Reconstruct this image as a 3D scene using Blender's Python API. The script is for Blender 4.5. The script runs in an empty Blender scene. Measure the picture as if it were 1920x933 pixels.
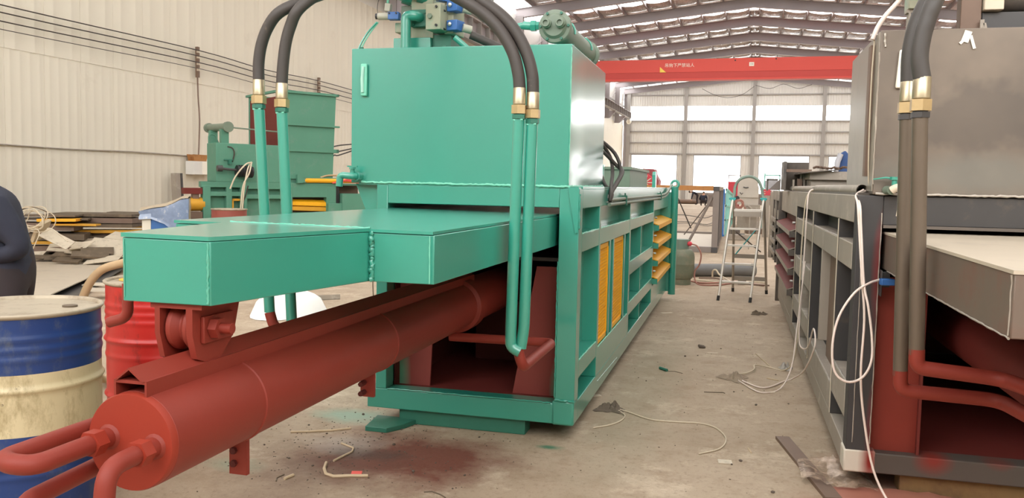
import bpy, bmesh, math, random
from mathutils import Vector, Matrix, Euler, noise

S = bpy.context.scene
COL = S.collection
PI = math.pi
random.seed(7)

# ------------------------------------------------------------------ camera
cam_data = bpy.data.cameras.new('camera')
cam = bpy.data.objects.new('camera', cam_data)
COL.objects.link(cam)
cam_data.sensor_width = 36.0
cam_data.lens = 36.0 * 1584.6 / 1920.0
cam_data.clip_end = 600
YAW, PITCH, ROLL, EYE = 0.2570, -0.07693, 0.02031, 1.42
_f = Vector((-math.sin(YAW) * math.cos(PITCH), math.cos(YAW) * math.cos(PITCH), math.sin(PITCH)))
_r = Vector((math.cos(YAW), math.sin(YAW), 0))
_u = _r.cross(_f)
_r2 = _r * math.cos(ROLL) + _u * math.sin(ROLL)
_u2 = -_r * math.sin(ROLL) + _u * math.cos(ROLL)
cam.matrix_world = Matrix(((_r2.x, _u2.x, -_f.x, 0), (_r2.y, _u2.y, -_f.y, 0), (_r2.z, _u2.z, -_f.z, EYE), (0, 0, 0, 1)))
S.camera = cam

# ------------------------------------------------------------------ sky, exposure
world = bpy.data.worlds.new('overcast_sky')
S.world = world
world.use_nodes = True
_bg = world.node_tree.nodes['Background']
_bg.inputs['Color'].default_value = (1.0, 0.985, 0.965, 1)
_bg.inputs['Strength'].default_value = 6.0
# daylight behind the frosted roof strips, the window band and the lower windows
SKYLIGHT, BAND_LIGHT, WINDOW_LIGHT = 5.5, 12.0, 5.0
S.view_settings.view_transform = 'Standard'
S.view_settings.look = 'None'
S.view_settings.exposure = 0.05
S.view_settings.gamma = 1.0
S.cycles.use_denoising = True
S.cycles.max_bounces = 8
S.cycles.diffuse_bounces = 5
S.cycles.caustics_reflective = False
S.cycles.caustics_refractive = False


# ------------------------------------------------------------------ materials
def lin(c):
    return tuple(((v / 255) / 12.92 if v / 255 <= 0.04045 else ((v / 255 + 0.055) / 1.055) ** 2.4) for v in c)


class NT:
    def __init__(self, name):
        self.m = bpy.data.materials.new(name)
        self.m.use_nodes = True
        self.t = self.m.node_tree
        self.b = self.t.nodes['Principled BSDF']
        self.pos = self.t.nodes.new('ShaderNodeNewGeometry').outputs['Position']

    def n(self, typ, **kw):
        nd = self.t.nodes.new(typ)
        for k, v in kw.items():
            if hasattr(nd, k):
                setattr(nd, k, v)
            else:
                nd.inputs[k].default_value = v
        return nd

    def l(self, a, b):
        self.t.links.new(a, b)

    def fbm(self, scale, detail=3, rough=0.6, vec=None, stretch=None):
        v = vec or self.pos
        if stretch:
            mp = self.n('ShaderNodeMapping')
            mp.inputs['Scale'].default_value = stretch
            self.l(v, mp.inputs['Vector'])
            v = mp.outputs[0]
        nd = self.n('ShaderNodeTexNoise', Scale=scale, Detail=detail, Roughness=rough)
        self.l(v, nd.inputs['Vector'])
        return nd.outputs['Fac']

    def ramp(self, fac, a, b):
        nd = self.n('ShaderNodeMapRange', clamp=True)
        nd.inputs['From Min'].default_value = a
        nd.inputs['From Max'].default_value = b
        self.l(fac, nd.inputs['Value'])
        return nd.outputs['Result']

    def mix(self, fac, a, b):
        nd = self.n('ShaderNodeMix', data_type='RGBA')
        if isinstance(fac, (int, float)):
            nd.inputs[0].default_value = fac
        else:
            self.l(fac, nd.inputs[0])
        for i, c in ((6, a), (7, b)):
            if isinstance(c, tuple):
                nd.inputs[i].default_value = (*c[:3], 1)
            else:
                self.l(c, nd.inputs[i])
        return nd.outputs[2]

    def math(self, op, a, b=None):
        nd = self.n('ShaderNodeMath', operation=op)
        for i, c in ((0, a), (1, b)):
            if c is None:
                continue
            if isinstance(c, (int, float)):
                nd.inputs[i].default_value = c
            else:
                self.l(c, nd.inputs[i])
        return nd.outputs[0]

    def blob(self, centre, radii, wob=0.5, scale=3.0, soft=0.5):
        """1 inside a wobbly ellipsoid patch, 0 outside"""
        sub = self.n('ShaderNodeVectorMath', operation='SUBTRACT')
        self.l(self.pos, sub.inputs[0])
        sub.inputs[1].default_value = centre
        div = self.n('ShaderNodeVectorMath', operation='DIVIDE')
        self.l(sub.outputs[0], div.inputs[0])
        div.inputs[1].default_value = radii
        ln = self.n('ShaderNodeVectorMath', operation='LENGTH')
        self.l(div.outputs[0], ln.inputs[0])
        w = self.math('MULTIPLY', self.math('SUBTRACT', self.fbm(scale, 4, 0.65), 0.5), wob * 2)
        d = self.math('ADD', ln.outputs['Value'], w)
        nd = self.n('ShaderNodeMapRange', clamp=True)
        nd.inputs['From Min'].default_value = 1.0
        nd.inputs['From Max'].default_value = 1.0 - soft
        self.l(d, nd.inputs['Value'])
        return nd.outputs['Result']

    def bump(self, h, strength=0.2, dist=0.01):
        nd = self.n('ShaderNodeBump', Strength=strength, Distance=dist)
        self.l(h, nd.inputs['Height'])
        self.l(nd.outputs[0], self.b.inputs['Normal'])

    def done(self, col, rough=0.5, metal=0.0, spec=0.5):
        if isinstance(col, tuple):
            self.b.inputs['Base Color'].default_value = (*col[:3], 1)
        else:
            self.l(col, self.b.inputs['Base Color'])
        if isinstance(rough, (int, float)):
            self.b.inputs['Roughness'].default_value = rough
        else:
            self.l(rough, self.b.inputs['Roughness'])
        self.b.inputs['Metallic'].default_value = metal
        self.b.inputs['Specular IOR Level'].default_value = spec
        return self.m


def paint(name, rgb, rough=0.4, var=0.12, scale=4.0, metal=0.0, spec=0.5, bump=0.0, rgb2=None, cov=(0.45, 0.75), scale2=6.0, coat=0.0):
    m = NT(name)
    m.b.inputs['Coat Weight'].default_value = coat
    m.b.inputs['Coat Roughness'].default_value = 0.17
    c = lin(rgb)
    col = m.mix(m.fbm(scale, 4), tuple(v * (1 - var) for v in c), tuple(min(1, v * (1 + var)) for v in c))
    if rgb2:
        col = m.mix(m.ramp(m.fbm(scale2, 5, 0.7), *cov), col, lin(rgb2))
    if bump:
        m.bump(m.fbm(140, 2), bump, 0.003)
    return m.done(col, rough, metal, spec)


M = {}
M['green'] = paint('green_gloss_paint', (48, 146, 127), 0.36, 0.06, 3, bump=0.04, spec=0.6, coat=1.0)
M['green_light'] = paint('pale_green_paint', (120, 200, 175), 0.35, 0.1, 20)
M['green_weld'] = paint('green_weld_paint', (84, 170, 148), 0.32, 0.1, 30, spec=0.6, coat=0.6)
M['green_dark'] = paint('dark_green_fitting_paint', (46, 110, 92), 0.45, 0.15, 20)
M['green_old'] = paint('old_green_paint', (84, 138, 116), 0.55, 0.12, 2, rgb2=(110, 140, 125), cov=(0.55, 0.8))
M['grey_green'] = paint('grey_green_paint', (112, 126, 110), 0.45, 0.12, 8)
M['red'] = paint('red_oxide_primer', (130, 49, 38), 0.55, 0.1, 3, spec=0.35, bump=0.05)
M['red_thin'] = paint('thin_red_primer_over_steel', (108, 44, 38), 0.65, 0.2, 2.5, spec=0.3)
M['red_dark'] = paint('dark_red_primer', (84, 36, 33), 0.65, 0.2, 3, spec=0.25)
M['red_front_lit'] = paint('front_lit_cap_primer', (144, 50, 34), 0.55, 0.08, 3, spec=0.35)  # front light on the cap put into a lighter copy of the primer
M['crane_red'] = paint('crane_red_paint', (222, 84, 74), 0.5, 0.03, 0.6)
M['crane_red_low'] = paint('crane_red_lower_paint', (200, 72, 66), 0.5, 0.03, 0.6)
M['yellow'] = paint('yellow_paint', (238, 172, 28), 0.4, 0.08, 4, bump=0.03)
M['yellow_old'] = paint('old_yellow_paint', (205, 150, 40), 0.55, 0.2, 5)
M['steel'] = paint('mill_scale_steel', (98, 90, 83), 0.45, 0.2, 2.5, metal=0.15, rgb2=(74, 70, 68), cov=(0.5, 0.7), scale2=3)
M['steel_dark'] = paint('dark_bare_steel', (70, 68, 68), 0.45, 0.22, 3, metal=0.25, rgb2=(92, 84, 76), cov=(0.55, 0.75))
M['steel_pale'] = paint('dusty_pale_steel', (158, 148, 136), 0.6, 0.16, 3, metal=0.1, rgb2=(190, 180, 168), cov=(0.55, 0.75), scale2=5)
M['steel_brown'] = paint('brownish_steel', (120, 98, 84), 0.55, 0.2, 4, metal=0.1, rgb2=(100, 66, 52), cov=(0.6, 0.8))
M['steel_sheet'] = paint('sanded_sheet_steel', (190, 178, 160), 0.5, 0.1, 2, metal=0.1, rgb2=(160, 150, 138), cov=(0.55, 0.8), scale2=2)
M['ram_steel'] = paint('brown_tinged_ram_steel', (112, 98, 88), 0.48, 0.2, 4, metal=0.15, rgb2=(118, 82, 70), cov=(0.5, 0.75), scale2=4)
M['tube_steel'] = paint('brown_grey_tube_steel', (104, 92, 80), 0.4, 0.15, 6, metal=0.3)
M['rust'] = paint('rusty_timber_brown', (128, 100, 62), 0.75, 0.25, 6, rgb2=(100, 72, 48), cov=(0.45, 0.7))
M['orange_rust'] = paint('orange_rust_steel', (176, 122, 66), 0.7, 0.2, 6, rgb2=(140, 92, 50), cov=(0.5, 0.7))
M['heap'] = paint('heap_scrap_steel', (98, 84, 68), 0.65, 0.25, 5, rgb2=(130, 112, 90), cov=(0.5, 0.75))
M['heap_pale'] = paint('pale_offcut_steel', (204, 192, 172), 0.55, 0.12, 5, rgb2=(140, 128, 112), cov=(0.55, 0.8))
M['rubber'] = paint('black_hose_rubber', (62, 56, 53), 0.55, 0.15, 12, rgb2=(120, 105, 92), cov=(0.62, 0.8), scale2=9)
M['rubber_clean'] = paint('clean_black_rubber', (68, 64, 62), 0.5, 0.1, 12)
M['ferrule'] = paint('zinc_ferrule', (176, 164, 138), 0.3, 0.12, 30, metal=0.8)
M['brass'] = paint('yellow_zinc_nut', (184, 160, 118), 0.38, 0.15, 30, metal=0.5)
M['alu'] = paint('aluminium', (214, 208, 198), 0.35, 0.08, 8, metal=0.5)
M['alu_dull'] = paint('dull_aluminium', (160, 150, 138), 0.45, 0.1, 8, metal=0.4)
M['white_cable'] = paint('white_cable_sheath', (232, 216, 206), 0.5, 0.06, 8)
M['cream_cable'] = paint('cream_cable_sheath', (208, 194, 170), 0.55, 0.1, 8)
M['dark_cable'] = paint('dark_cable_sheath', (60, 52, 46), 0.6, 0.1, 8)
M['pink_hose'] = paint('pink_brown_hose', (170, 118, 104), 0.55, 0.12, 8)
M['beige_hose'] = paint('beige_hose', (186, 158, 122), 0.6, 0.1, 8)
M['teal'] = paint('teal_plastic', (52, 160, 158), 0.5, 0.05, 8)
M['lad_green'] = paint('grey_green_tube', (116, 134, 122), 0.45, 0.06, 8)
M['bld_steel'] = paint('grey_frame_steel', (148, 140, 140), 0.6, 0.06, 0.8)
M['bld_dark'] = paint('dark_grey_rafter_steel', (160, 152, 154), 0.6, 0.06, 0.8)
M['girt'] = paint('girt_steel', (160, 156, 152), 0.6, 0.05, 1)
M['back_panel'] = paint('pale_grey_cladding', (224, 222, 217), 0.6, 0.03, 0.7)
M['white_panel'] = paint('white_wall_cladding', (226, 219, 203), 0.55, 0.04, 0.6, rgb2=(205, 196, 178), cov=(0.6, 0.9), scale2=0.9)
M['blue_bin'] = paint('blue_plastic', (52, 104, 170), 0.45, 0.12, 5)
M['blue_far'] = paint('blue_steel_post', (64, 124, 196), 0.5, 0.05, 3)
M['cover'] = paint('dusty_beige_cover', (196, 188, 178), 0.6, 0.08, 4)
M['mint'] = paint('mint_rack_paint', (150, 214, 204), 0.5, 0.05, 3)
M['film'] = paint('dusty_plastic_film', (168, 160, 150), 0.3, 0.25, 9, spec=0.7, bump=0.3)
M['film_blue'] = paint('blue_film_wrap', (128, 146, 176), 0.25, 0.3, 14, spec=0.8, rgb2=(210, 208, 204), cov=(0.58, 0.72), scale2=14)  # white highlights on the film painted in as pale patches
M['film_tan'] = paint('dusty_tan_film', (190, 174, 150), 0.4, 0.15, 6)
M['rag_dark'] = paint('oily_dark_rag', (104, 93, 80), 0.85, 0.3, 25)
M['rag_pale'] = paint('dusty_rag', (150, 134, 116), 0.85, 0.25, 25)
M['rag_brown'] = paint('brown_rag', (96, 82, 66), 0.85, 0.25, 25)
M['wood'] = paint('pale_splinter_wood', (196, 176, 146), 0.7, 0.15, 20)
M['paper'] = paint('paper_scrap', (214, 200, 180), 0.8, 0.06, 10)
M['stone'] = paint('grey_stone_chip', (96, 84, 74), 0.85, 0.3, 30)
M['black'] = paint('black_plastic', (34, 34, 36), 0.45, 0.05, 5)
M['blue_valve'] = paint('blue_valve_enamel', (58, 104, 168), 0.4, 0.08, 10)
M['valve_grey'] = paint('grey_coil_housing', (168, 166, 152), 0.4, 0.1, 10)
M['block'] = paint('sprayed_grey_block', (158, 158, 136), 0.45, 0.1, 8, rgb2=(112, 160, 136), cov=(0.5, 0.7), scale2=5)
M['silver'] = paint('silver_bolt', (200, 200, 196), 0.3, 0.05, 10, metal=0.8)
M['jacket'] = paint('dark_navy_workwear', (52, 54, 66), 0.85, 0.2, 10, spec=0.2)
M['trousers'] = paint('charcoal_trousers', (58, 52, 54), 0.9, 0.15, 10, spec=0.2)
M['skin'] = paint('skin', (196, 146, 118), 0.55, 0.05, 8)
M['hair'] = paint('black_hair', (30, 26, 24), 0.6, 0.1, 30)
M['shoe'] = paint('dark_shoes', (44, 40, 38), 0.7, 0.1, 10)
M['white_bag'] = paint('white_plastic_sacking', (244, 242, 240), 0.7, 0.02, 8)
M['pink_red'] = paint('pinkish_red_paint', (206, 62, 76), 0.5, 0.1, 3)
M['dull_red'] = paint('dull_red_paint', (158, 78, 82), 0.6, 0.15, 3)
M['drum_rust_red'] = paint('brownish_red_drum', (142, 72, 62), 0.6, 0.12, 6)
M['grey_beam'] = paint('grey_primer_beam', (128, 118, 112), 0.6, 0.12, 5)
M['jeans'] = paint('blue_work_cloth', (54, 78, 124), 0.85, 0.2, 12)
M['grey_cloth'] = paint('pale_grey_cloth', (178, 178, 184), 0.85, 0.15, 12)
M['sign_white'] = paint('white_sign_face', (246, 240, 226), 0.5, 0.01, 5)
M['sign_yellow'] = paint('yellow_sign_face', (246, 214, 96), 0.5, 0.01, 5)
M['gas'] = paint('dusty_green_cylinder', (118, 124, 104), 0.55, 0.15, 6, rgb2=(140, 132, 112), cov=(0.5, 0.7))
M['sight'] = paint('milky_sight_glass', (168, 214, 200), 0.2, 0.1, 20, spec=0.8)
M['weld_grey'] = paint('raw_weld_bead', (176, 168, 158), 0.4, 0.2, 60, metal=0.4)


def mat_floor():
    m = NT('dusty_concrete')
    c = m.mix(m.ramp(m.fbm(0.45, 5, 0.62), 0.32, 0.68), lin((158, 139, 117)), lin((186, 168, 147)))
    c = m.mix(m.math('MULTIPLY', m.ramp(m.fbm(4.5, 6, 0.72), 0.5, 0.75), 0.8), c, lin((146, 124, 101)))
    c = m.mix(m.math('MULTIPLY', m.ramp(m.fbm(1.7, 7, 0.8), 0.54, 0.68), 0.6), c, lin((216, 200, 178)))
    c = m.mix(m.math('MULTIPLY', m.ramp(m.fbm(30, 5, 0.8), 0.54, 0.70), 0.62), c, lin((112, 92, 74)))
    c = m.mix(m.math('MULTIPLY', m.ramp(m.fbm(90, 3, 0.7), 0.62, 0.72), 0.5), c, lin((208, 192, 170)))
    # overspray and dirt marks lying on the concrete
    ov = m.blob((-1.6, 4.0, 0), (0.66, 0.55, 1), 0.6, 3.5, 0.6)
    c = m.mix(m.math('MULTIPLY', ov, 0.92), c, lin((108, 58, 46)))
    ov = m.blob((-1.95, 3.75, 0), (0.45, 0.7, 1), 0.7, 5, 0.8)
    c = m.mix(m.math('MULTIPLY', ov, 0.6), c, lin((92, 66, 54)))
    dk = m.blob((-1.85, 4.0, 0), (0.35, 0.12, 1), 0.8, 5, 0.7)
    c = m.mix(m.math('MULTIPLY', dk, 0.6), c, lin((74, 62, 56)))
    for ce, ra, k, rgb in (((-2.16, 4.62, 0), (0.3, 0.2, 1), 0.8, (150, 178, 160)), ((-2.35, 3.62, 0), (0.2, 0.12, 1), 0.55, (126, 146, 124)),
                           ((-0.93, 4.4, 0), (0.1, 0.05, 1), 0.9, (58, 118, 92)), ((-0.6, 6.0, 0), (0.35, 3.0, 1), 0.22, (120, 130, 108)),
                           ((0.75, 3.6, 0), (0.55, 0.75, 1), 0.55, (150, 88, 74)), ((0.85, 4.6, 0), (0.4, 0.6, 1), 0.6, (140, 74, 62)),
                           ((-2.0, 4.1, 0), (0.28, 0.2, 1), 0.5, (176, 168, 158))):
        c = m.mix(m.math('MULTIPLY', m.blob(ce, ra, 0.6, 4, 0.7), k), c, lin(rgb))
    h = m.math('ADD', m.fbm(30, 4, 0.7), m.math('MULTIPLY', m.fbm(4, 3), 0.6))
    m.bump(h, 0.25, 0.012)
    return m.done(c, 0.72, 0, 0.3)


def mat_tank_steel():
    m = NT('stained_tank_sheet_steel')
    c = m.mix(m.ramp(m.fbm(1.6, 4, 0.6), 0.35, 0.65), lin((100, 91, 83)), lin((126, 114, 102)))
    sm = m.blob((1.0, 4.19, 1.76), (0.3, 0.4, 0.19), 0.75, 3.2, 0.3)
    c = m.mix(m.math('MULTIPLY', sm, 0.5), c, lin((82, 76, 72)))
    sm = m.blob((1.0, 4.19, 1.5), (0.5, 0.4, 0.12), 0.5, 4, 0.6)
    c = m.mix(m.math('MULTIPLY', sm, 0.35), c, lin((120, 128, 124)))
    m.bump(m.fbm(120, 2), 0.05, 0.002)
    return m.done(c, 0.42, 0.2, 0.5)


def mat_overspray(name, base, over, centre, radii):
    """primer plate with a soft patch of stray spray paint at one edge"""
    m = NT(name)
    c0 = m.mix(m.fbm(3, 4), tuple(v * 0.9 for v in lin(base)), tuple(v * 1.1 for v in lin(base)))
    for ce in centre:
        c0 = m.mix(m.blob(ce, radii, 0.25, 3, 0.8), c0, lin(over))
    return m.done(c0, 0.6, 0, 0.3)


def mat_drum_white():
    m = NT('scuffed_cream_drum_paint')
    c = m.mix(m.fbm(3, 4), lin((184, 168, 130)), lin((216, 203, 168)))
    c = m.mix(m.ramp(m.fbm(7, 6, 0.75, stretch=(1, 1, 0.4)), 0.52, 0.74), c, lin((136, 118, 80)))
    c = m.mix(m.ramp(m.fbm(22, 5, 0.8), 0.64, 0.72), c, lin((60, 50, 40)))
    return m.done(c, 0.5)


def mat_drum(name, a, b, c_):
    m = NT(name)
    c = m.mix(m.fbm(3, 4), lin(a), lin(b))
    c = m.mix(m.math('MULTIPLY', m.ramp(m.fbm(9, 6, 0.75, stretch=(1, 1, 0.5)), 0.54, 0.72), 0.8), c, lin(c_))
    return m.done(c, 0.38)


def mat_foil():
    m = NT('crinkled_foil_insulation')
    n1 = m.fbm(1.0, 4, 0.6, stretch=(2.2, 0.6, 1))
    c = m.mix(m.ramp(n1, 0.3, 0.7), lin((176, 168, 166)), lin((236, 230, 226)))
    m.bump(m.fbm(2.2, 4, 0.6, stretch=(2, 0.7, 1)), 0.8, 0.2)
    return m.done(c, 0.4, 0.35)


def mat_backlit(name, rgb, strength, clear):
    """frosted daylight sheet: lit through from outside"""
    m = NT(name)
    em = m.n('ShaderNodeEmission')
    em.inputs['Color'].default_value = (*lin(rgb), 1)
    em.inputs['Strength'].default_value = strength
    tp = m.n('ShaderNodeBsdfTransparent')
    mx = m.n('ShaderNodeMixShader')
    mx.inputs[0].default_value = clear
    m.l(em.outputs[0], mx.inputs[1])
    m.l(tp.outputs[0], mx.inputs[2])
    m.l(mx.outputs[0], m.t.nodes['Material Output'].inputs['Surface'])
    return m.m


def mat_translucent(name, rgb, clear=0.0):
    m = NT(name)
    tr = m.n('ShaderNodeBsdfTranslucent')
    tr.inputs['Color'].default_value = (*lin(rgb), 1)
    tp = m.n('ShaderNodeBsdfTransparent')
    mx = m.n('ShaderNodeMixShader')
    mx.inputs[0].default_value = clear
    m.l(tr.outputs[0], mx.inputs[1])
    m.l(tp.outputs[0], mx.inputs[2])
    m.l(mx.outputs[0], m.t.nodes['Material Output'].inputs['Surface'])
    return m.m


M['floor'] = mat_floor()
M['tank_steel'] = mat_tank_steel()
M['drum_blue'] = mat_drum('blue_drum_enamel', (22, 48, 100), (30, 62, 122), (84, 92, 104))
M['drum_cream'] = mat_drum_white()
M['drum_red'] = mat_drum('red_drum_enamel', (164, 30, 28), (192, 40, 34), (78, 30, 26))
M['drum_lid'] = paint('dirty_drum_lid', (172, 160, 140), 0.5, 0.15, 5, metal=0.2, rgb2=(128, 112, 92), cov=(0.5, 0.7))
M['red_over'] = mat_overspray('primer_with_green_overspray', (132, 62, 56), (96, 160, 132), [(-1.93, 4.7, 0.25), (-0.93, 4.7, 0.25)], (0.075, 0.2, 0.22))
M['corner_white'] = mat_overspray('white_putty_with_primer_spray', (206, 198, 184), (136, 44, 36), [(0.655, 4.2, 0.16)], (0.055, 0.2, 0.2))
M['sill_steel'] = mat_overspray('bare_sill_with_primer_runs', (86, 78, 72), (128, 50, 42), [(0.93, 4.2, 0.19), (1.2, 4.2, 0.25), (1.5, 4.2, 0.25)], (0.1, 0.2, 0.09))
M['post_steel'] = mat_overspray('dark_post_with_primer_mist', (66, 64, 64), (126, 46, 46), [(0.66, 4.2, 1.05), (0.67, 4.2, 0.3)], (0.045, 0.2, 0.3))
M['foil'] = mat_foil()
M['skylight'] = mat_backlit('backlit_skylight_sheet', (255, 252, 248), SKYLIGHT, 0.1)
M['glazing'] = mat_backlit('backlit_frosted_glazing', (255, 254, 252), BAND_LIGHT, 0.1)
M['clear_glazing'] = mat_backlit('bright_hazy_glazing', (255, 254, 252), WINDOW_LIGHT, 0.6)


# ------------------------------------------------------------------ mesh helpers
class MB:
    def __init__(self):
        self.v, self.f, self.mi, self.cur = [], [], [], 0

    def add(self, vs, fs):
        o = len(self.v)
        self.v += [tuple(p) for p in vs]
        self.f += [tuple(o + i for i in f) for f in fs]
        self.mi += [self.cur] * len(fs)
        return self

    def box(self, x0, x1, y0, y1, z0, z1):
        x0, x1 = sorted((x0, x1)); y0, y1 = sorted((y0, y1)); z0, z1 = sorted((z0, z1))
        vs = [(x, y, z) for z in (z0, z1) for y in (y0, y1) for x in (x0, x1)]
        return self.add(vs, [(0, 2, 3, 1), (4, 5, 7, 6), (0, 1, 5, 4), (1, 3, 7, 5), (3, 2, 6, 7), (2, 0, 4, 6)])

    def obox(self, c, size, rot=(0, 0, 0)):
        R = Euler(rot).to_matrix()
        c = Vector(c)
        h = [s / 2 for s in size]
        vs = [c + R @ Vector((x * h[0], y * h[1], z * h[2])) for z in (-1, 1) for y in (-1, 1) for x in (-1, 1)]
        return self.add(vs, [(0, 2, 3, 1), (4, 5, 7, 6), (0, 1, 5, 4), (1, 3, 7, 5), (3, 2, 6, 7), (2, 0, 4, 6)])

    def prism(self, poly, axis, a, b):
        """polygon extruded along an axis; poly in the other two axes (xy, xz or yz order)"""
        n = len(poly)
        def P(p, t):
            return {'x': (t, p[0], p[1]), 'y': (p[0], t, p[1]), 'z': (p[0], p[1], t)}[axis]
        vs = [P(p, a) for p in poly] + [P(p, b) for p in poly]
        fs = [tuple(range(n))[::-1], tuple(range(n, 2 * n))] + [(i, (i + 1) % n, n + (i + 1) % n, n + i) for i in range(n)]
        return self.add(vs, fs)

    def tube(self, pts, r, n=10, caps=True, closed=False):
        pts = [Vector(p) for p in pts]
        k = len(pts)
        rr = r if isinstance(r, (list, tuple)) else [r] * k
        prev = None
        vs = []
        for i, p in enumerate(pts):
            if closed:
                t = (pts[(i + 1) % k] - pts[i - 1])
            else:
                t = pts[min(i + 1, k - 1)] - pts[max(i - 1, 0)]
            if t.length < 1e-9:
                t = Vector((0, 0, 1))
            t.normalize()
            if prev is None:
                a = Vector((0, 0, 1)) if abs(t.z) < 0.9 else Vector((1, 0, 0))
                u = t.cross(a).normalized()
            else:
                u = (prev - t * prev.dot(t))
                u = u.normalized() if u.length > 1e-6 else t.orthogonal().normalized()
            prev = u
            w = t.cross(u)
            for j in range(n):
                an = 2 * PI * j / n
                vs.append(p + (u * math.cos(an) + w * math.sin(an)) * rr[i])
        fs = []
        for i in range(k if closed else k - 1):
            for j in range(n):
                a, b = i * n + j, i * n + (j + 1) % n
                c, d = ((i + 1) % k) * n + (j + 1) % n, ((i + 1) % k) * n + j
                fs.append((a, b, c, d))
        if caps and not closed:
            fs.append(tuple(range(n))[::-1])
            fs.append(tuple((k - 1) * n + j for j in range(n)))
        return self.add(vs, fs)

    def cyl(self, p0, p1, r, n=16):
        return self.tube([p0, p1], r, n)

    def lathe(self, prof, c=(0, 0, 0), axis='z', n=32):
        """profile of (radius, height) turned about an axis through c"""
        vs = []
        for r, h in prof:
            for j in range(n):
                an = 2 * PI * j / n
                a, b = r * math.cos(an), r * math.sin(an)
                q = {'z': (a, b, h), 'y': (a, h, b), 'x': (h, a, b)}[axis]
                vs.append((q[0] + c[0], q[1] + c[1], q[2] + c[2]))
        fs = []
        for i in range(len(prof) - 1):
            for j in range(n):
                fs.append((i * n + j, i * n + (j + 1) % n, (i + 1) * n + (j + 1) % n, (i + 1) * n + j))
        if prof[0][0] > 1e-5:
            fs.append(tuple(range(n))[::-1])
        if prof[-1][0] > 1e-5:
            fs.append(tuple((len(prof) - 1) * n + j for j in range(n)))
        return self.add(vs, fs)

    def ball(self, c, r, n=10, m=6):
        r = r if isinstance(r, (tuple, list)) else (r, r, r)
        vs, fs = [], []
        for i in range(m + 1):
            t = PI * i / m
            for j in range(n):
                a = 2 * PI * j / n
                vs.append((c[0] + r[0] * math.sin(t) * math.cos(a), c[1] + r[1] * math.sin(t) * math.sin(a), c[2] + r[2] * math.cos(t)))
        for i in range(m):
            for j in range(n):
                fs.append((i * n + j, (i + 1) * n + j, (i + 1) * n + (j + 1) % n, i * n + (j + 1) % n))
        return self.add(vs, fs)


def smooth_path(pts, k=4):
    """Catmull-Rom through the points"""
    P = [Vector(p) for p in pts]
    P = [P[0] * 2 - P[1]] + P + [P[-1] * 2 - P[-2]]
    out = []
    for i in range(1, len(P) - 2):
        a, b, c, d = P[i - 1], P[i], P[i + 1], P[i + 2]
        for s in range(k):
            t = s / k
            out.append(0.5 * ((2 * b) + (c - a) * t + (2 * a - 5 * b + 4 * c - d) * t * t + (3 * b - a - 3 * c + d) * t ** 3))
    out.append(P[-2])
    return out


def fillet(pts, r, k=5):
    """polyline with rounded corners"""
    P = [Vector(p) for p in pts]
    out = [P[0]]
    for i in range(1, len(P) - 1):
        a, b, c = P[i - 1], P[i], P[i + 1]
        d1, d2 = (a - b), (c - b)
        q = min(r, d1.length * 0.49, d2.length * 0.49)
        s, e = b + d1.normalized() * q, b + d2.normalized() * q
        for j in range(k + 1):
            t = j / k
            out.append(s * (1 - t) ** 2 + b * 2 * t * (1 - t) + e * t * t)
    out.append(P[-1])
    return out


ABS = {}


def tag(o, label=None, cat=None, group=None, kind=None):
    for k, v in (('label', label), ('category', cat), ('group', group), ('kind', kind)):
        if v:
            o[k] = v
    return o


def thing(name, loc, label=None, cat=None, group=None, rotz=0.0, local=False, kind=None):
    o = bpy.data.objects.new(name, None)
    o.empty_display_size = 0.2
    COL.objects.link(o)
    o.location = loc
    o.rotation_euler.z = rotz
    ABS[o] = Vector((0, 0, 0)) if local else Vector(loc)
    return tag(o, label, cat, group, kind)


def link(name, mesh, c, parent=None):
    o = bpy.data.objects.new(name, mesh)
    COL.objects.link(o)
    ABS[o] = Vector(c)
    if parent:
        o.parent = parent
        o.location = Vector(c) - ABS[parent]
    else:
        o.location = c
    return o


def obj(name, mb, mat, parent=None, bev=0.0, sharp=35, label=None, kind=None):
    vs = mb.v
    lo = [min(p[i] for p in vs) for i in range(3)]
    hi = [max(p[i] for p in vs) for i in range(3)]
    c = Vector([(a + b) / 2 for a, b in zip(lo, hi)])
    me = bpy.data.meshes.new(name)
    me.from_pydata([(p[0] - c.x, p[1] - c.y, p[2] - c.z) for p in vs], [], mb.f)
    bm = bmesh.new()
    bm.from_mesh(me)
    bmesh.ops.recalc_face_normals(bm, faces=bm.faces)
    bm.to_mesh(me)
    bm.free()
    me.polygons.foreach_set('use_smooth', [True] * len(me.polygons))
    me.set_sharp_from_angle(angle=math.radians(sharp))
    mats = mat if isinstance(mat, (list, tuple)) else [mat]
    for m in mats:
        me.materials.append(M[m] if isinstance(m, str) else m)
    if len(mats) > 1:
        me.polygons.foreach_set('material_index', mb.mi)
    o = link(name, me, c, parent)
    if bev:
        b = o.modifiers.new('bevel', 'BEVEL')
        b.width = bev
        b.segments = 2
        b.limit_method = 'ANGLE'
        b.angle_limit = math.radians(50)
    return tag(o, label, kind=kind)


def box(name, b, mat, parent=None, bev=0.0, **k):
    return obj(name, MB().box(*b), mat, parent, bev, **k)


def tube(name, pts, r, mat, parent=None, n=10, **k):
    return obj(name, MB().tube(pts, r, n), mat, parent, sharp=50, **k)


def weld(p0, p1, r=0.006, mat='green_light', parent=None, seed=1, step=0.012):
    """a wavy weld bead between two points"""
    rnd = random.Random(seed)
    p0, p1 = Vector(p0), Vector(p1)
    k = max(3, min(90, int((p1 - p0).length / step)))
    pts = [p0.lerp(p1, i / k) + Vector([rnd.uniform(-1, 1) * r * 0.35 for _ in range(3)]) for i in range(k + 1)]
    rr = [r * rnd.uniform(0.7, 1.25) for _ in pts]
    return obj('weld_bead', MB().tube(pts, rr, 6), mat, parent, sharp=80)


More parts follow.
